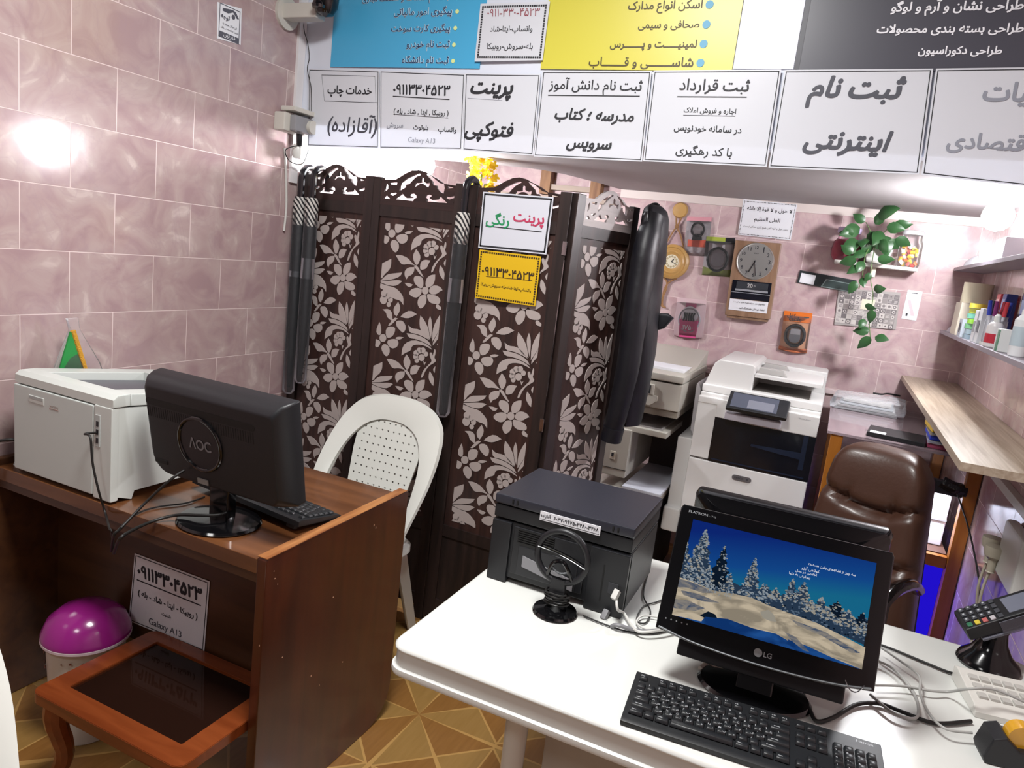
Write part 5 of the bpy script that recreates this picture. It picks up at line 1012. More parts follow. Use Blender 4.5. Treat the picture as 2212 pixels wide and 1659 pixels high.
for k in range(40):
    u = random.uniform(.14, .30); v = random.uniform(.60, .70); q = pic([(u, v), (u+random.uniform(-.02, .02), v-.04), (u+.004, v)])
    if q: lay(q, 3)
scr = t.build('screen', [sky(), emis('tree_blue', '2A3C52', .8), emis('tree_dark', '0E1B2B', .8), emis('tree_snow', '98A2AA', .75), emis('tree_mid', '5C6F84', .75), emis('tree_cream', 'ABA598', .7), snowmat('snow_lit', '9C917F', 'D8C8AE', 16), snowmat('snow_shade', '4A5A74', '958F88', 30), snowmat('snow_blue', '123A78', '2358A0', 12)], bz, 0)
t = MB()
for tx, a, b_, v in (('سه چیز از نشانه‌های یقین هستند؛', .66, .90, .175), ('کوتاهی آرزو', .63, .72, .225), ('اخلاص در عمل', .60, .71, .265), ('بی‌رغبتی به دنیا', .57, .68, .305)):
    put_text(t, tx.replace('\u200c', ''), S0+(S1-S0)*a, S0+(S1-S0)*b_, T1-(T1-T0)*v, y=LY[0]-.0002, bold=.02)
t.build('screen_lettering', emis('screen_white', 'D8DCE6', .9), scr, 0)
t = MB(); put_text(t, 'FLATRON', -.183, -.145, .1205, y=-.0106, bold=.02, sy=.8); put_text(t, 'L1742', -.143, -.128, .1202, y=-.0106, bold=.0, sy=.7); put_text(t, 'LG', .0065, .021, -.112, y=-.0106, bold=.02); put_text(t, '· · · · ·', -.185, -.14, -.098, y=-.0106); t.disc((-.004, -.0112, -.112), .0078)
t.build('logo_lettering', mat('logo_silver', '9EA2A6', .3, .5), bz, 0)
MB().tube([(.150, -.012, -h+.018), (.160, -.016, -h+.004), (.172, -.016, -h+.004), (.182, -.012, -h+.018)], .0012, 6, 5).build('wire_clip', CHROME, bz)
MB().prism([(.0, 0.008), (.05, .008), (.085, .16), (.065, .17), (.02, .06)], -.035, .035, 'X', .004).build('neck', BLACK, lg)
MB().lathe([(.108, 0), (.111, .004), (.105, .010), (.06, .015), (0, .017)], (0, .03, 0), seg=56, sx=1.0, sy=.72).build('base', BLACK, lg)
# second monitor, back to back with the first
m2 = thing('computer_monitor', 'black monitor standing behind the one with the snowy picture, facing the brown chair', 'monitor', (-.02, 1.66, .7205), R(2))
b2 = MB().rings([[Vector((u, yy, v)) for u, v in rrect(-a, a, -b, b, rr, 5)] for yy, a, b, rr in ((.02, .2, .132, .01), (.0, .202, .134, .012), (-.014, .198, .130, .016), (-.03, .16, .10, .03), (-.04, .12, .07, .03))]).build('back_shell', BLACK, m2, 40, loc=(0, -.005, .203), rot=(R(8), 0, 0))
MB().box(-.188, .188, .019, .0215, -.118, .12).build('screen', mat('dark_screen'), b2)
MB().box(-.03, .03, -.012, .02, .01, .12, .005).build('neck', BLACK, m2); MB().lathe([(.11, 0), (.112, .004), (.10, .010), (0, .014)], (0, .0, 0), 40, sx=1, sy=.85).build('base', BLACK, m2)
kb = keyboard('black keyboard with white Latin and Persian legends in front of the lit monitor', (-.010, 1.280, .7255), R(4.2), R(2.5), lambda x, y: True)
t = MB(); me = text_mesh('Hatron', .02, 0, 2); t.mesh(me, Matrix.Translation((.178, .060, .0178)) @ Matrix.Scale(.010, 4)); t.build('brand_lettering', KLEG, kb, 0)
# payment terminal on its stand
po = thing('payment_terminal', 'black card payment terminal with coloured keys on a trumpet-shaped stand', 'card reader', (.455, 1.90, .7208))
MB().lathe([(.060, 0), (.063, .006), (.058, .018), (.040, .036), (.028, .060), (.024, .085), (.028, .105)], seg=40, sx=1.05).build('stand', BLACK, po)
a_ = Vector((.80, .12, .55)).normalized(); w_v = Vector((.10, -.96, -.25)); w_v = (w_v-a_*w_v.dot(a_)).normalized(); n_ = w_v.cross(a_)*-1 if w_v.cross(a_).z < 0 else w_v.cross(a_)
MP = Matrix(((a_.x, w_v.x, n_.x, .012), (a_.y, w_v.y, n_.y, .005), (a_.z, w_v.z, n_.z, .137), (0, 0, 0, 1)))
hold = MB().box(-.075, .10, -.043, .043, -.024, -.019, .002, MP).box(-.03, .10, .040, .043, -.02, .012, .001, MP).build('holder', clear('smoked_plastic', '6A6A74', .35, .08), po)
te = MB().box(-.10, .11, -.038, .038, -.018, .016, .006, MP).build('terminal', BLACKM, po)
MB().box(.0, .052, -.026, .026, .0155, .0172, .001, MP).build('display', mat('grey_display', '6E7280', .15), te)
KC = {0: mat('key_pad_grey', '3E4046', .4), 1: mat('key_yellow', 'C9B53A', .4), 2: mat('key_red', 'B5605E', .4), 3: mat('key_green', '2F6B4E', .4), 4: mat('key_pale', 'B9B4B8', .4)}
for i in range(4):
    for k in range(5):
        x = -.085+k*.0165; y = -.027+i*.018; c = 0
        if i == 3: c = (3, 1, 2, 4, 0)[k]
        MB().box(x-.0055, x+.0055, y-.0065, y+.0065, .0155, .0195, .0015, MP).build('key', KC[c], te)
t = MB()
for i in range(3):
    for k in range(4): x = -.085+k*.0165; y = -.027+i*.018; t.box(x-.002, x+.002, y-.0022, y+.0022, .0194, .0199, 0, MP)
t.build('key_legends', KLEG, te, 0)
MB().box(.058, .060, -.034, .034, .015, .0172, 0, MP).box(.068, .07, -.034, .034, .015, .0172, 0, MP).box(.085, .105, -.02, .02, .0155, .019, .002, MP).build('paper_slot', mat('slot_grey', '8A8C92', .4), te)
MB().cyl(MP @ Vector((.118, -.0, .010)), MP @ Vector((.118, .035, .010)), .014).build('paper_roll', mat('receipt_teal', 'A9C9C6', .5), te)
# pale device, tape dispenser
kd = thing('keypad_device', 'flat white plastic device with pale keys under the payment terminal', 'device', (.438, 1.715, .7208), R(9))
MB().prism([(-.075, 0), (-.075, .012), (-.06, .022), (.06, .036), (.075, .03), (.075, 0)], -.06, .07, 'X', .003).build('case', mat('device_white', 'D4D2CC', .35), kd)
for i in range(5):
    for k in range(3): MB().box(-.045+i*.022, -.028+i*.022, -.04+k*.03, -.022+k*.03, .024+.003*k, .0305+.0035*k, .001).build('key', mat('device_key', 'BDBBB6', .4), kd)
td = thing('tape_dispenser', 'black desk tape dispenser with a yellow tape roll at the right table edge', 'tape dispenser', (.435, 1.505, .7208), R(8))
MB().prism([(-.055, 0), (-.06, .012), (-.05, .05), (-.03, .058), (-.005, .038), (.05, .045), (.08, .03), (.08, 0)], -.03, .03, 'Y', .004).build('body', BLACKM, td)
MB().prism([(-.02, .05), (.075, .055), (.075, .036), (-.005, .030)], .018, .032, 'Y', .003).build('tape_cheek', mat('dispenser_grey', '6C6C70', .4), td)
MB().cyl((.0, -.016, .055), (.0, .012, .055), .024).build('tape_roll', mat('amber_tape', 'D09A28', .2, coat=.4), td)
# loose cables on the table
CG = mat('cable_pale_grey', 'A9A9A6', .45)
def tcable(label, pts, r, m, name='cable', dz=0): return cable(name, label, [onz(x, y, .7225+r+dz) if len((x, y, *z)) == 2 else onz(x, y, z[0]) for x, y, *z in pts], r, m)
tcable('black cable running from the lit monitor to the payment terminal stand', [(1880, 1385), (1935, 1405), (2000, 1432), (2060, 1455), (2120, 1462)], .0030, CABLEK)
tcable('looped pale grey cable beside the lit monitor, nearest the table edge', [(1880, 1500), (1930, 1540), (1975, 1552), (1984, 1530), (1970, 1490), (1930, 1445), (1890, 1425)], .0030, CG, dz=.006)
tcable('long pale grey cable crossing towards the white device', [(1890, 1480), (1950, 1482), (2010, 1492), (2050, 1494), (2095, 1488, .78), (2150, 1490, .785), (2225, 1522, .77)], .0028, CG, dz=.012)
tcable('pale cable arching beside the lit monitor and back to the tape dispenser', [(1905, 1400), (1945, 1428), (1985, 1460), (1988, 1500), (2010, 1545), (2045, 1575), (2100, 1583)], .0026, CG, dz=.018)
tcable('black power cable bending below the lit monitor', [(1735, 1500), (1750, 1535), (1765, 1558), (1800, 1550), (1850, 1522), (1900, 1520), (1950, 1538), (2020, 1562), (2098, 1558)], .0040, CABLEK)
tcable('thin black cables tangled between the black printer and the lit monitor', [(1400, 1240), (1390, 1285), (1405, 1320), (1395, 1345), (1375, 1340), (1390, 1310), (1420, 1300), (1440, 1290)], .0018, CABLEK)
tcable('thin black cable looping on the white table behind the black printer plug', [(1260, 1330), (1310, 1350), (1360, 1365), (1410, 1368), (1450, 1360)], .0020, CABLEK)
tcable('looped white cable under the left corner of the lit monitor', [(1430, 1335), (1390, 1330), (1375, 1345), (1400, 1360), (1440, 1358)], .0024, CABLEW, dz=.004)
tcable('bent white cable end with tape beside the round monitor base', [(1512, 1443), (1530, 1430), (1545, 1440), (1575, 1446), (1600, 1445)], .0045, mat('taped_white', 'BDB6AC', .5), dz=.004)

# ---------------------------------------------------------------- copiers along the back wall
XW = mat('copier_white', 'D6D4D2', .35); XB = mat('copier_dark_bay', '0D1018', .18, coat=.3); XG = mat('copier_grey', '8F8F94', .4)
cp = thing('photocopier', 'large white photocopier with a dark paper bay and tilted touch panel', 'photocopier', (-.255, 3.354, 0))
c0, c1 = -.26, .26
MB().box(c0, c1, .02, .62, .03, .925, .006).build('body', XW, cp)
MB().box(c0+.086, c1, -.002, .03, .693, .940).m(1).box(c0+.10, c1-.02, -.0045, -.001, .703, .709).box(c1-.05, c1-.03, -.0035, -.001, .74, .90).prism([(c0+.26, .80), (c1-.05, .785), (c1-.05, .815), (c0+.26, .81)], -.0045, -.001).build('paper_bay', [XB, mat('bay_edge', '1A2233', .25)], cp)
MB().box(c0, c0+.088, -.004, .03, .70, .958, .005).build('front_column', XW, cp)
MB().box(c0, c1, -.004, .03, .36, .692, .006).build('paper_drawer', XW, cp); MB().box(c0, c1, -.004, .03, .06, .357, .002).build('paper_drawer', XW, cp)
MB().box(c0+.22, c1, -.006, .06, .895, .985, .005).box(c0+.085, c0+.24, -.006, .06, .90, .985, .005).box(c0, c0+.09, -.006, .06, .955, .985, .004).build('console', XW, cp)
MB().box(c0, c1, .03, .62, .925, 1.0, .006).build('scanner_unit', XW, cp)
TP = Matrix.Translation((-.0, -.02, .985)) @ Matrix.Rotation(R(32), 4, 'X')
pnl = MB().box(-.128, .130, -.055, .065, -.008, .012, .006, TP).build('touch_panel', BLACKM, cp)
MB().box(-.112, .085, -.04, .055, .0115, .0128, .001, TP).m(1).box(-.04, .07, -.035, .02, .0126, .0134, 0, TP).build('panel_screen', [mat('panel_grey', '4A4E5A', .12), mat('panel_glass', '70727C', .15)], pnl)
MB().box(-.13, .11, -.04, -.005, .905, .94, .004).build('panel_support', mat('support_grey', 'A8A2AA', .4), cp)
lid = MB()
lid.box(c0, c1, .05, .62, 1.0, 1.035, .006)
lid.prism([(c0+.004, 1.03), (c0+.035, 1.135), (c0+.055, 1.155), (-.06, 1.155), (-.045, 1.145), (-.045, 1.03)], .07, .60, 'Y', .008)
lid.box(-.05, c1-.004, .40, .60, 1.03, 1.14, .01)
lid.build('document_feeder', XW, cp, 30)
MB().prism([(.09, 1.098), (.41, 1.108), (.41, 1.122), (.09, 1.112)], -.045, .245, 'X', .004).build('feeder_tray', XW, cp)
MB().box(-.047, .20, .12, .40, 1.034, 1.038).build('feeder_bay', mat('bay_grey', '6E6A66', .5), cp)
for y0 in (.14, .36): MB().prism([(-.04, 1.112), (.09, 1.114), (.07, 1.14), (-.03, 1.142)], y0, y0+.03, 'Y', .004).build('paper_guide', mat('guide_grey', 'A5A29F', .4), cp)
lg_ = MB().prism(rrect(-.055, .03, .633, .657, .0115), -.007, -.003).build('name_plate', mat('name_plate_grey', '77757A', .3, .5), cp)
t = MB(); put_text(t, 'xerox', -.045, -.005, .645, y=-.0076, bold=.02); t.disc((.012, -.0076, .645), .005); t.build('lettering', mat('plate_ink', '3C3C42', .5), lg_, 0)
t = MB(); put_text(t, 'WorkCentre', .175, .225, .966, y=-.0066, bold=0); t.build('model_lettering', XG, cp, 0)
sd = MB().box(c0-.075, c0-.002, .06, .40, .40, .765, .008).box(c0-.085, c0-.002, .03, .12, .30, .42, .012).build('side_tray', XW, cp)
MB().prism([(c0-.012, .77), (c0-.004, .775), (c0-.012, 1.00), (c0-.028, 1.03), (c0-.036, 1.02), (c0-.03, .80)], .10, .42, 'Y', .004).build('bypass_tray', mat('bypass_grey', 'B5B0B4', .4), cp)
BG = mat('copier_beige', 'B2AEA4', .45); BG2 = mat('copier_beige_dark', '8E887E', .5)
oc = thing('photocopier', 'older beige photocopier half hidden by the leather jacket', 'photocopier', (-.78, 3.30, 0))
MB().box(-.17, .193, .0, .62, .895, 1.022, .006).build('scanner_unit', BG, oc)
MB().box(-.17, .196, -.004, .62, 1.028, 1.062, .006).build('platen_lid', BG, oc)
MB().prism([(.10, 1.062), (.34, 1.075), (.60, 1.135), (.62, 1.135), (.62, 1.062)], -.17, .19, 'X', .004).build('lid_hump', BG, oc)
MB().box(-.06, .17, .12, .30, 1.063, 1.0745, .001, Matrix.Rotation(R(0), 4, 'X')).build('paper_sheet', PAPER, oc)
MB().box(-.17, .07, -.012, .004, .955, 1.005, .003).m(1).box(-.15, .055, -.0135, -.011, .962, 1.0).m(2).cyl((.0, -.016, .985), (.0, -.012, .985), .008).cyl((.03, -.016, .985), (.03, -.012, .985), .008).m(0).prism([(-.17, .905), (.06, .905), (.09, .93), (.09, .955), (-.17, .955)], -.010, .002, 'Y', .002).build('control_panel', [BG, DKGREY, XG], oc)
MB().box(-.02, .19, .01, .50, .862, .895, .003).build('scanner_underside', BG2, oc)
MB().box(-.05, .16, -.01, .36, .765, .792, .003).m(1).box(-.03, .13, .02, .34, .792, .800).build('exit_tray', [BG, mat('tray_grey', '9A9694', .5)], oc)
MB().box(-.17, -.045, .0, .5, .78, .90).build('left_column', mat('copier_pale', 'C4C2C2', .4), oc)
MB().box(-.15, -.0, -.03, .52, .54, .775, .006).m(1).box(-.085, -.06, -.034, -.028, .62, .66, .002).m(2).box(-.078, -.067, -.036, -.033, .635, .652).m(3).box(-.15, 0, -.032, -.028, .577, .580).build('front_tower', [BG, mat('latch_cream', 'CFC8B8', .4), DKGREY, mat('seam_dark', '3A3632', .6)], oc)
MB().box(0, .18, .45, .56, .30, .86).build('inner_shade_panel', mat('inner_shadow', '4A3C3A', .6), oc)  # dark panel added to stand for the shade inside the copier's gap
MB().box(.0, .185, -.06, .45, .50, .515, .003).build('paper_tray', mat('tray_blue_white', 'C2C4CE', .4), oc)
MB().box(-.155, .175, -.075, .5, .455, .49, .004).build('base_bar', BG, oc); MB().box(-.15, .17, -.05, .52, .02, .452, .005).build('cabinet', mat('cabinet_dark', '26242A', .5), oc)

# ---------------------------------------------------------------- glass-topped orange stand in the corner
OR = wood('orange_stand_wood', '9A5A18', 'B8752A', 'Z', .4, .2, 3, 8)
sd_ = thing('glass_top_stand', 'orange wooden stand with a glass top in the right back corner', 'stand', (.30, 3.45, 0))
MB().box(-.262, .262, -.45, .52, .988, .998, .001).build('glass_top', clear('stand_glass', 'A08F94', .38, .06, 0), sd_)
for x, y in ((-.225, -.42), (.245, -.42), (-.225, .48), (.245, .48)): MB().box(x-.022, x+.022, y-.022, y+.022, 0, .987, .003).build('leg', OR, sd_)
MB().box(-.20, .222, -.435, -.405, .842, .892, .004).m(1).tube([(.15, -.42, .885), (.19, -.425, .872), (.232, -.425, .868)], .026, 8, 4, flat=.9).build('front_beam', [mat('black_beam', '131015', .4), mat('black_tape', '0E0D0F', .25, bump=1, bscale=60)], sd_)
for z0, z1 in ((.565, .61), (.20, .24)): MB().box(-.20, .222, -.435, -.405, z0, z1, .003).build('cross_bar', OR, sd_)
MB().box(-.20, .222, .46, .49, .93, .987, .003).build('rear_rail', OR, sd_)
MB().box(-.205, .222, -.40, .46, .60, .612).build('lower_shelf', mat('stand_shelf', '5E4238', .5), sd_)
bx_ = thing('white_box', 'white plastic box lit on the lower shelf of the orange stand', 'box', (.425, 3.25, .613))
MB().box(-.09, .085, -.12, .15, 0, .20, .006).build('body', mat('lit_white', 'D8DCE8', .4), bx_); MB().box(-.09, .085, -.124, -.118, .10, .108).build('slot', XG, bx_)
area_light('under_stand_light', (.42, 3.085, .835), (.2, .02), 2.4, (.85, .88, 1.0), (R(25), 0, 0))  # added lamp without a fixture, only there to brighten the white box
pc = thing('computer_tower', 'computer tower with a glowing blue front panel under the orange stand', 'computer', (.385, 3.22, 0))
MB().box(-.14, .15, -.12, .30, .0, .56, .006).build('case', BLACKM, pc); MB().box(-.13, .145, -.128, -.119, .10, .55, .003).build('front_panel', emis('blue_panel_glow', '2412D8', .85), pc)
fo = thing('folder', 'black folder with a white written label on the glass-topped stand', 'folder', (.26, 3.10, .9988), R(-6))
MB().box(-.08, .12, -.06, .12, 0, .016, .002).m(1).box(-.07, -.015, -.061, -.015, .0165, .018).build('cover', [BLACKM, PAPER], fo)
t = MB(); me = text_mesh('۵۳۴', .02); t.mesh(me, Matrix.Translation((-.062, -.05, .0184)) @ Matrix.Scale(.02, 4)); t.build('label_lettering', INK, fo, 0)
bg = thing('plastic_bag', 'clear plastic bag of papers on the back of the glass-topped stand', 'bag', (.20, 3.72, .9988), R(-4))
random.seed(5)
for i in range(4): MB().box(-.14+.01*i, .12-.01*i, -.10+.01*i, .13, i*.012, i*.012+.009, .001).build('paper_bundle', mat('bundle_%d' % i, ('C2C4C8', 'D0D0D2', 'B4B8BE', 'C8C6C4')[i], .6), bg)
MB().rings([[Vector((x*k, y*k+.01, z+.006*math.sin(9*x+5*y))) for x, y in rrect(-.16, .15, -.12, .15, .03, 4)] for z, k in ((.008, 1), (.03, 1.02), (.058, .96), (.064, .7))]).build('plastic_film', clear('bag_film', 'F4F5FA', .12, .1), bg)
cable('thin_cable', 'thin black cable trailing over the bag on the glass-topped stand', [(.33, 3.90, 1.07), (.27, 3.80, 1.082), (.24, 3.72, 1.084), (.205, 3.70, 1.086)], .004)
for i, (c, z, lb, wd) in enumerate((('8E3A58', .0, 'crimson plastic packet at the bottom of the pile under the wooden counter', .0), ('2438B0', .022, 'blue plastic packet in the pile under the wooden counter', .004), ('D8B428', .044, 'yellow plastic packet in the pile under the wooden counter', .008), ('D4D4D8', .066, 'white plastic packet on top of the pile under the wooden counter', .012))):
    p = thing('plastic_packet', lb, 'packet', (.455, 3.12+.05*i, .9992+z), R(3*i-4), 'packets piled on the glass-topped stand')
    MB().box(-.07+wd, .065-wd, -.09, .11, 0, .020, .005).build('contents', mat('packet_fill_%d' % i, c, .5), p)
    MB().box(-.072+wd, .067-wd, -.1, .115, .0201, .0212, .0004).build('film', clear('packet_film2', 'F2F2F8', .06, .1), p)

# brown office chair
LB = mat('brown_leather', '4A3025', .38, coat=.1, bump=.12, bscale=90, vary=.15, vscale=8)
oc_ = thing('office_chair', 'brown leather office chair with creased padded back behind the white table', 'chair', (.130, 2.45, 0), R(-24))
def cushion(w0, w1, z0, z1, y, depth, creases, nx=28, nz=44):
    t = MB(); G = []
    for j in range(nz+1):
        v = j/nz; z = z0+(z1-z0)*v; row = []
        for i in range(nx+1):
            u = -1+2*i/nx; e = (1-abs(u)**6)*(1-abs(2*v-1)**10); wd = w0+(w1-w0)*v
            rc = 1-.18*max(0, (v-.86)/.14)**2*abs(u)**2
            d = depth*(max(0, e)**.5)
            for cv, dep in creases: d -= dep*math.exp(-((v-cv+.04*math.cos(2.2*u)-.03)/.022)**2)*(1-.25*abs(u))
            for cv, dep in creases:
                for s_ in (-.45, .45): d -= dep*.5*math.exp(-((u-s_-.5*(v-cv))/.05)**2-((v-cv-.03)/.05)**2)
            row.append((u*wd*rc, y-d+.05*u*u*-.6, z-.03*abs(u)**3*max(0, (v-.8)/.2)))
        G.append([t.bm.verts.new(p) for p in row])
    for a, b in zip(G, G[1:]):
        for i in range(nx): t.bm.faces.new((a[i], a[i+1], b[i+1], b[i]))
    per = [G[0][i] for i in range(nx+1)]+[G[j][nx] for j in range(1, nz+1)]+[G[nz][i] for i in range(nx-1, -1, -1)]+[G[j][0] for j in range(nz-1, 0, -1)]
    bk = [t.bm.verts.new((v.co.x*.97, y+.035, v.co.z)) for v in per]; n = len(per)
    for i in range(n): t.bm.faces.new((per[i], bk[i], bk[(i+1) % n], per[(i+1) % n]))
    t.bm.faces.new(bk); bmesh.ops.recalc_face_normals(t.bm, faces=t.bm.faces); return t
MB_ = cushion(.212, .145, .44, 1.05, 0, .07, ((.36, .03), (.66, .034))); MB_.build('backrest', LB, oc_, 60, rot=(R(-7), 0, 0), loc=(0, .12, -.0))
MB().prism([(-.2, .48), (.2, .48), (.14, 1.0), (-.14, 1.0)], .20, .235, 'Y', .02).build('back_shell', BLACKM, oc_, rot=(R(-7), 0, 0), loc=(0, -.035, 0))
MB().box(-.24, .24, -.33, .10, .43, .51, .03, seg=4).build('seat', LB, oc_)
for sx in (-1, 1):
    MB().tube([(sx*.215, .10, .66), (sx*.225, .0, .705), (sx*.225, -.12, .72), (sx*.225, -.20, .705), (sx*.225, -.215, .67), (sx*.22, -.17, .48)], .022, 10, 6, flat=.8).build('armrest', BLACK, oc_)
MB().cyl((0, -.1, .12), (0, -.1, .43), .03).build('gas_column', BLACKM, oc_)
for k in range(5):
    a = 2*PI*k/5+.3; MB().tube([(0, -.1, .11), (.28*math.cos(a), -.1+.28*math.sin(a), .075)], .02, 8).build('foot_arm', BLACKM, oc_); MB().cyl((.28*math.cos(a)-.012, -.1+.28*math.sin(a), .03), (.28*math.cos(a)+.012, -.1+.28*math.sin(a), .03), .0295).build('castor', BLACKM, oc_)

# ---------------------------------------------------------------- right wall: counter board, shelves and goods
BD = wood('pale_board', '94826F', 'B5A694', 'Y', .5, 0, 3, 22)
tag(MB().box(.33, XR-.001, 2.02, YB-.001, 1.136, 1.158, .001).build('counter_board', BD), 'pale wood-grain counter board along the right wall', 'counter')
SHM = mat('shelf_grey_edge', '8C8690', .45)
tag(MB().box(.448, XR-.001, 1.7, YB-.016, 1.386, 1.402, .001).build('wall_shelf', SHM), 'long grey shelf on the right wall, the lower one full of stationery', 'shelf')
tag(MB().box(.448, XR-.001, 1.9, YB-.016, 1.682, 1.697, .001).build('wall_shelf', SHM), 'long grey shelf on the right wall, the upper one under the bulb', 'shelf')
tag(MB().box(.545, XR-.001, 1.9, 2.95, .985, 1.012, .002).build('cable_trunking', WHITEP), 'white cable trunking on the right wall just below the counter board', 'conduit')
sk = thing('wall_socket', 'white socket block with beige plugs low on the right wall', 'socket', (XR, 2.36, .875))
MB().box(-.035, -.001, -.16, .06, -.085, .075, .01).build('faceplate', WHITEP, sk)
for i, (y, z) in enumerate(((.02, -.01), (.075, .0))):
    MB().lathe([(.026, 0), (.028, .012), (.024, .03), (.012, .04), (.010, .075), (.012, .078)], M=Matrix.Translation((-.045, y+.02, z)) @ Matrix.Rotation(PI, 4, 'X'), seg=16).build('plug', mat('plug_beige', 'BEB8A6', .45), sk)
    MB().tube([(-.045, y+.02, z-.07), (-.05, y+.03, z-.16), (-.03, y+.05, z-.3), (-.02, y+.03, z-.6)], .004, 8, 6).build('cord', mat('plug_beige'), sk)
tag(MB().tube([(.50, 2.98, .86), (.52, 2.78, .80), (.545, 2.62, .70), (.55, 2.5, .62)], .003, 8, 6).build('thin_cable', CABLEK), 'thin black cable drooping from the stand to the wall socket', 'cable')
def simple(name, lb, cat, mb, m, grp=None): return tag(mb.build(name, m), lb, cat, grp)
zl = 1.4025
r_ = thing('paper_roll', 'wide cream roll standing on the cream box on the lower wall shelf', 'roll', (.508, 3.62, 1.541))
MB().lathe([(.018, 0), (.055, 0), (.055, .085), (.018, .085)], seg=36).build('roll', mat('cream_roll', 'CFC7AE', .6), r_); MB().lathe([(.018, -.0005), (.02, -.0005), (.02, .0855), (.018, .0855)], seg=20).build('core', mat('card_core', '9A876A', .7), r_)
simple('cream_box', 'cream cardboard box carrying the wide roll on the lower wall shelf', 'box', MB().box(.452, .562, 3.56, 3.72, zl, 1.540, .002), mat('cream_card', 'D2CAB8', .6))
simple('dark_label_box', 'small box with a dark round print beside the cream box', 'box', MB().box(.452, .49, 3.42, 3.50, zl, 1.475, .001).m(1).disc((.4505, 3.46, 1.44), .02, 'X', t=.002), [mat('pale_blue_card', 'B9C2CC', .5), DKGREY])
for i, c in enumerate(('7F929C', '8DA0A8', '6FAE7A', '86C23A', '6FB7A0', 'C6CE4A', 'D8C84A')):
    p = thing('tape_roll', ('lowest grey-blue', 'second grey-blue', 'green', 'lime', 'pale turquoise', 'yellow-green', 'topmost yellow')[i]+' tape roll in the stack on the lower wall shelf', 'tape', (.482+.004*(i % 2), 3.33+.004*(i % 3), zl+i*.0202), group='tape rolls stacked on the lower wall shelf')
    MB().lathe([(.016, 0), (.031, 0), (.031, .018), (.016, .018), (.016, 0)], seg=28).build('tape', mat('tape_colour_%d' % i, c, .35), p); MB().lathe([(.014, .0003), (.016, .0003), (.016, .0177), (.014, .0177)], seg=20).build('core', mat('card_core'), p)
simple('foil_wrap', 'crumpled clear and silver wrap at the back end of the lower wall shelf', 'wrapping', MB().rings([[Vector((.50+.035*k*math.cos(a)*(1+.3*math.sin(5*a)), 3.86+.06*k*math.sin(a)*(1+.25*math.cos(4*a)), zl+z)) for a in [2*PI*i/18 for i in range(18)]] for z, k in ((0, 1), (.015, .9), (.03, .6), (.04, .25))]), mat('crumpled_foil', 'B9B4BE', .3, .3, bump=1, bscale=50))
for i, (y, w, hgt, c, lb) in enumerate(((3.15, .05, .115, 'D2D4D6', 'white upright box of pens, deepest of the white boxes on the lower wall shelf'), (3.06, .045, .125, 'C6C9CC', 'grey-white upright packet in the middle of the lower wall shelf'), (2.68, .055, .07, 'D8DCDC', 'low white box with a green side near the front of the lower wall shelf'))):
    mb = MB().box(.455, .455+w, y-.03, y+.03, zl, zl+hgt, .002).m(1); mb.box(.4535, .4555, y-.02, y+.02, zl+hgt*.3, zl+hgt*.65) if i < 2 else mb.box(.4535, .456, y-.03, y-.002, zl+.002, zl+hgt-.004)
    simple('carton', lb, 'box', mb, [mat('carton_%d' % i, c, .5), mat(('carton_print', 'carton_print2', 'carton_green')[i], ('8A8C90', '55585E', '5E8F74')[i], .5)])
g = thing('glue_bottle', 'white glue bottle with red print on the lower wall shelf', 'bottle', (.475, 2.86, zl))
MB().lathe([(.022, 0), (.025, .004), (.025, .07), (.018, .082), (.010, .086)], seg=24).build('bottle', mat('glue_white', 'DCDADA', .35), g); MB().lathe([(.010, .086), (.010, .105), (.005, .112), (0, .112)], seg=16).build('cap', WHITEP, g); MB().lathe([(.0253, .015), (.0255, .016), (.0255, .045), (.0253, .046)], seg=24).build('red_label', mat('red_label', 'B8283A', .4), g)
g = thing('white_bottle', 'tall white bottle at the near end of the lower wall shelf', 'bottle', (.485, 2.52, zl)); MB().lathe([(.022, 0), (.024, .004), (.024, .105), (.012, .12), (.012, .135), (0, .137)], seg=24).build('bottle', mat('bottle_white', 'DDE0E2', .3), g); MB().lathe([(.0243, .03), (.0245, .031), (.0245, .085), (.0243, .086)], seg=24).build('label', mat('bottle_label', 'B4C4CC', .4), g)
cup = thing('pen_holder', 'clear pen holder on the lower wall shelf', 'pen holder', (.49, 2.96, zl)); MB().lathe([(.034, 0), (.034, .09), (.032, .09), (.032, .004), (0, .004)], seg=24).build('cup', clear('cup_clear', 'E8ECF2', .15, .06), cup); MB().lathe([(.034, .001), (.036, .001), (.036, .012), (.034, .012)], seg=24).build('foot_ring', WHITEP, cup)
PC = [('2A3FA8', 'blue'), ('B3303C', 'red'), ('17181C', 'black'), ('2A3FA8', 'dark blue'), ('7A2E6A', 'purple'), ('C8404A', 'light red')]
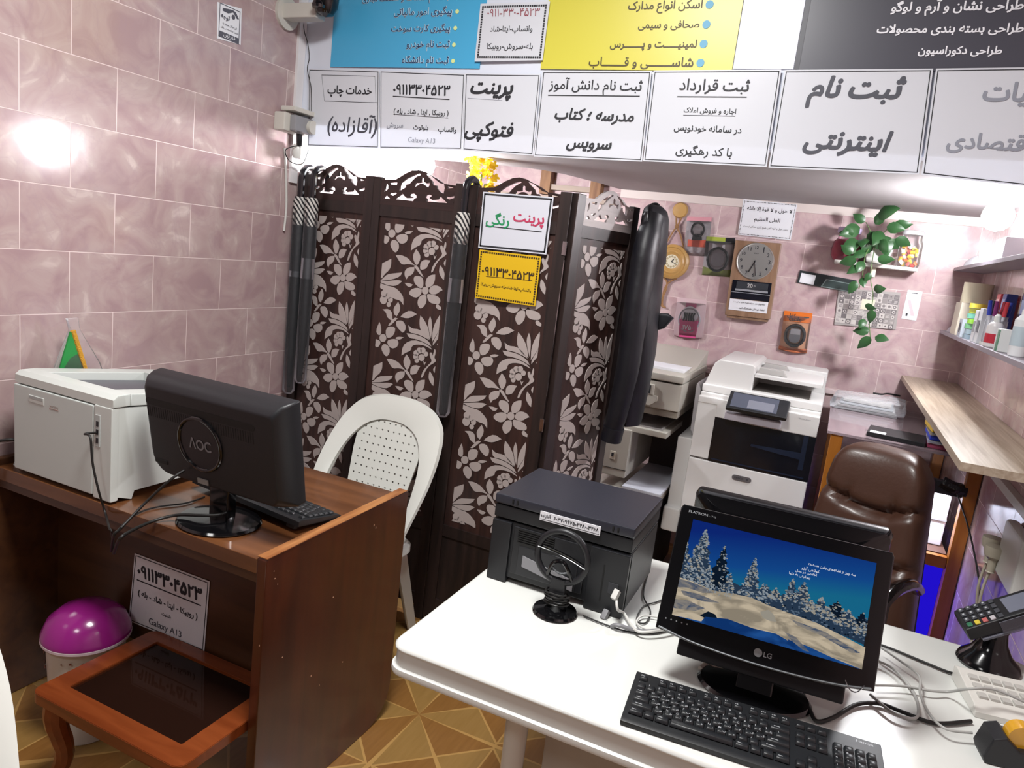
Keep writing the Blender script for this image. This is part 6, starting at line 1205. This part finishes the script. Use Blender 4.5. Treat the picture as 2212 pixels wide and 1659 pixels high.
for i, (c, n) in enumerate(PC):
    a = 2*PI*i/6; p = thing('marker_pen', n+'-capped marker standing in the clear pen holder', 'pen', (.49+.016*math.cos(a), 2.96+.016*math.sin(a), zl+.0045), rot=(.10*math.sin(a)*-1, .10*math.cos(a), 0), group='markers in the pen holder')
    MB().cyl((0, 0, 0), (0, 0, .10), .0062, seg=12).build('barrel', mat('pen_barrel', 'C9CBD2', .35), p); MB().cyl((0, 0, .10), (0, 0, .15), .0075, .006, 12).build('cap', mat('pen_cap_%d' % i, c, .35), p)
for i, (y, c, lb) in enumerate(((3.24, 'B8404A', 'red pack of pens standing behind the tape stack'), (3.13, '2B3878', 'dark blue pack of pens on the lower wall shelf'), (2.80, '2C4A8C', 'blue pack of pens behind the white cartons on the lower wall shelf'))):
    simple('pen_pack', lb, 'pen pack', MB().box(.525, .56, y-.035, y+.035, zl, zl+.185, .003).m(1).box(.5235, .5255, y-.028, y+.028, zl+.12, zl+.165), [mat('pen_pack_%d' % i, c, .4), mat('pack_window_%d' % i, ('D89A9A', '6A78B0', '9AB0D8')[i], .3)])
fr = thing('picture_frame', 'small framed picture with a round figure on the right wall above the stationery', 'picture', (XR, 2.98, 1.575)); MB().box(-.012, -.001, -.055, .055, -.06, .06, .001).build('frame', mat('frame_brown', '4A3A3A', .5), fr); MB().box(-.0135, -.011, -.048, .048, -.053, .053).m(1).disc((-.0145, .01, 0), .024, 'X', t=.001).m(2).disc((-.0155, -.018, .002), .015, 'X', t=.001).build('picture', [mat('picture_beige', 'A8988A', .5), mat('picture_dark', '3A2A34', .5), mat('picture_cream', 'C9B88A', .5)], fr)
zu = 1.6975
simple('white_tub', 'white tub on the upper wall shelf in the glare of the bulb', 'tub', MB().lathe([(.035, 0), (.042, .05), (.044, .055), (.03, .06), (0, .06)], (.505, 3.50, zu)), WHITEP)
simple('plastic_bag', 'small crumpled clear bag at the back of the upper wall shelf', 'bag', MB().rings([[Vector((.50+.04*k*math.cos(a)*(1+.2*math.sin(3*a)), 3.78+.07*k*math.sin(a), zu+z)) for a in [2*PI*i/14 for i in range(14)]] for z, k in ((0, 1), (.02, .9), (.04, .5), (.05, .2))]), mat('bag_white', 'D6D6DC', .3, transl=.3))
simple('pale_box', 'pale grey box on the upper wall shelf near the photograph edge', 'box', MB().box(.46, .55, 2.95, 3.12, zu, zu+.075, .002), mat('pale_box', 'C6C6CA', .5))
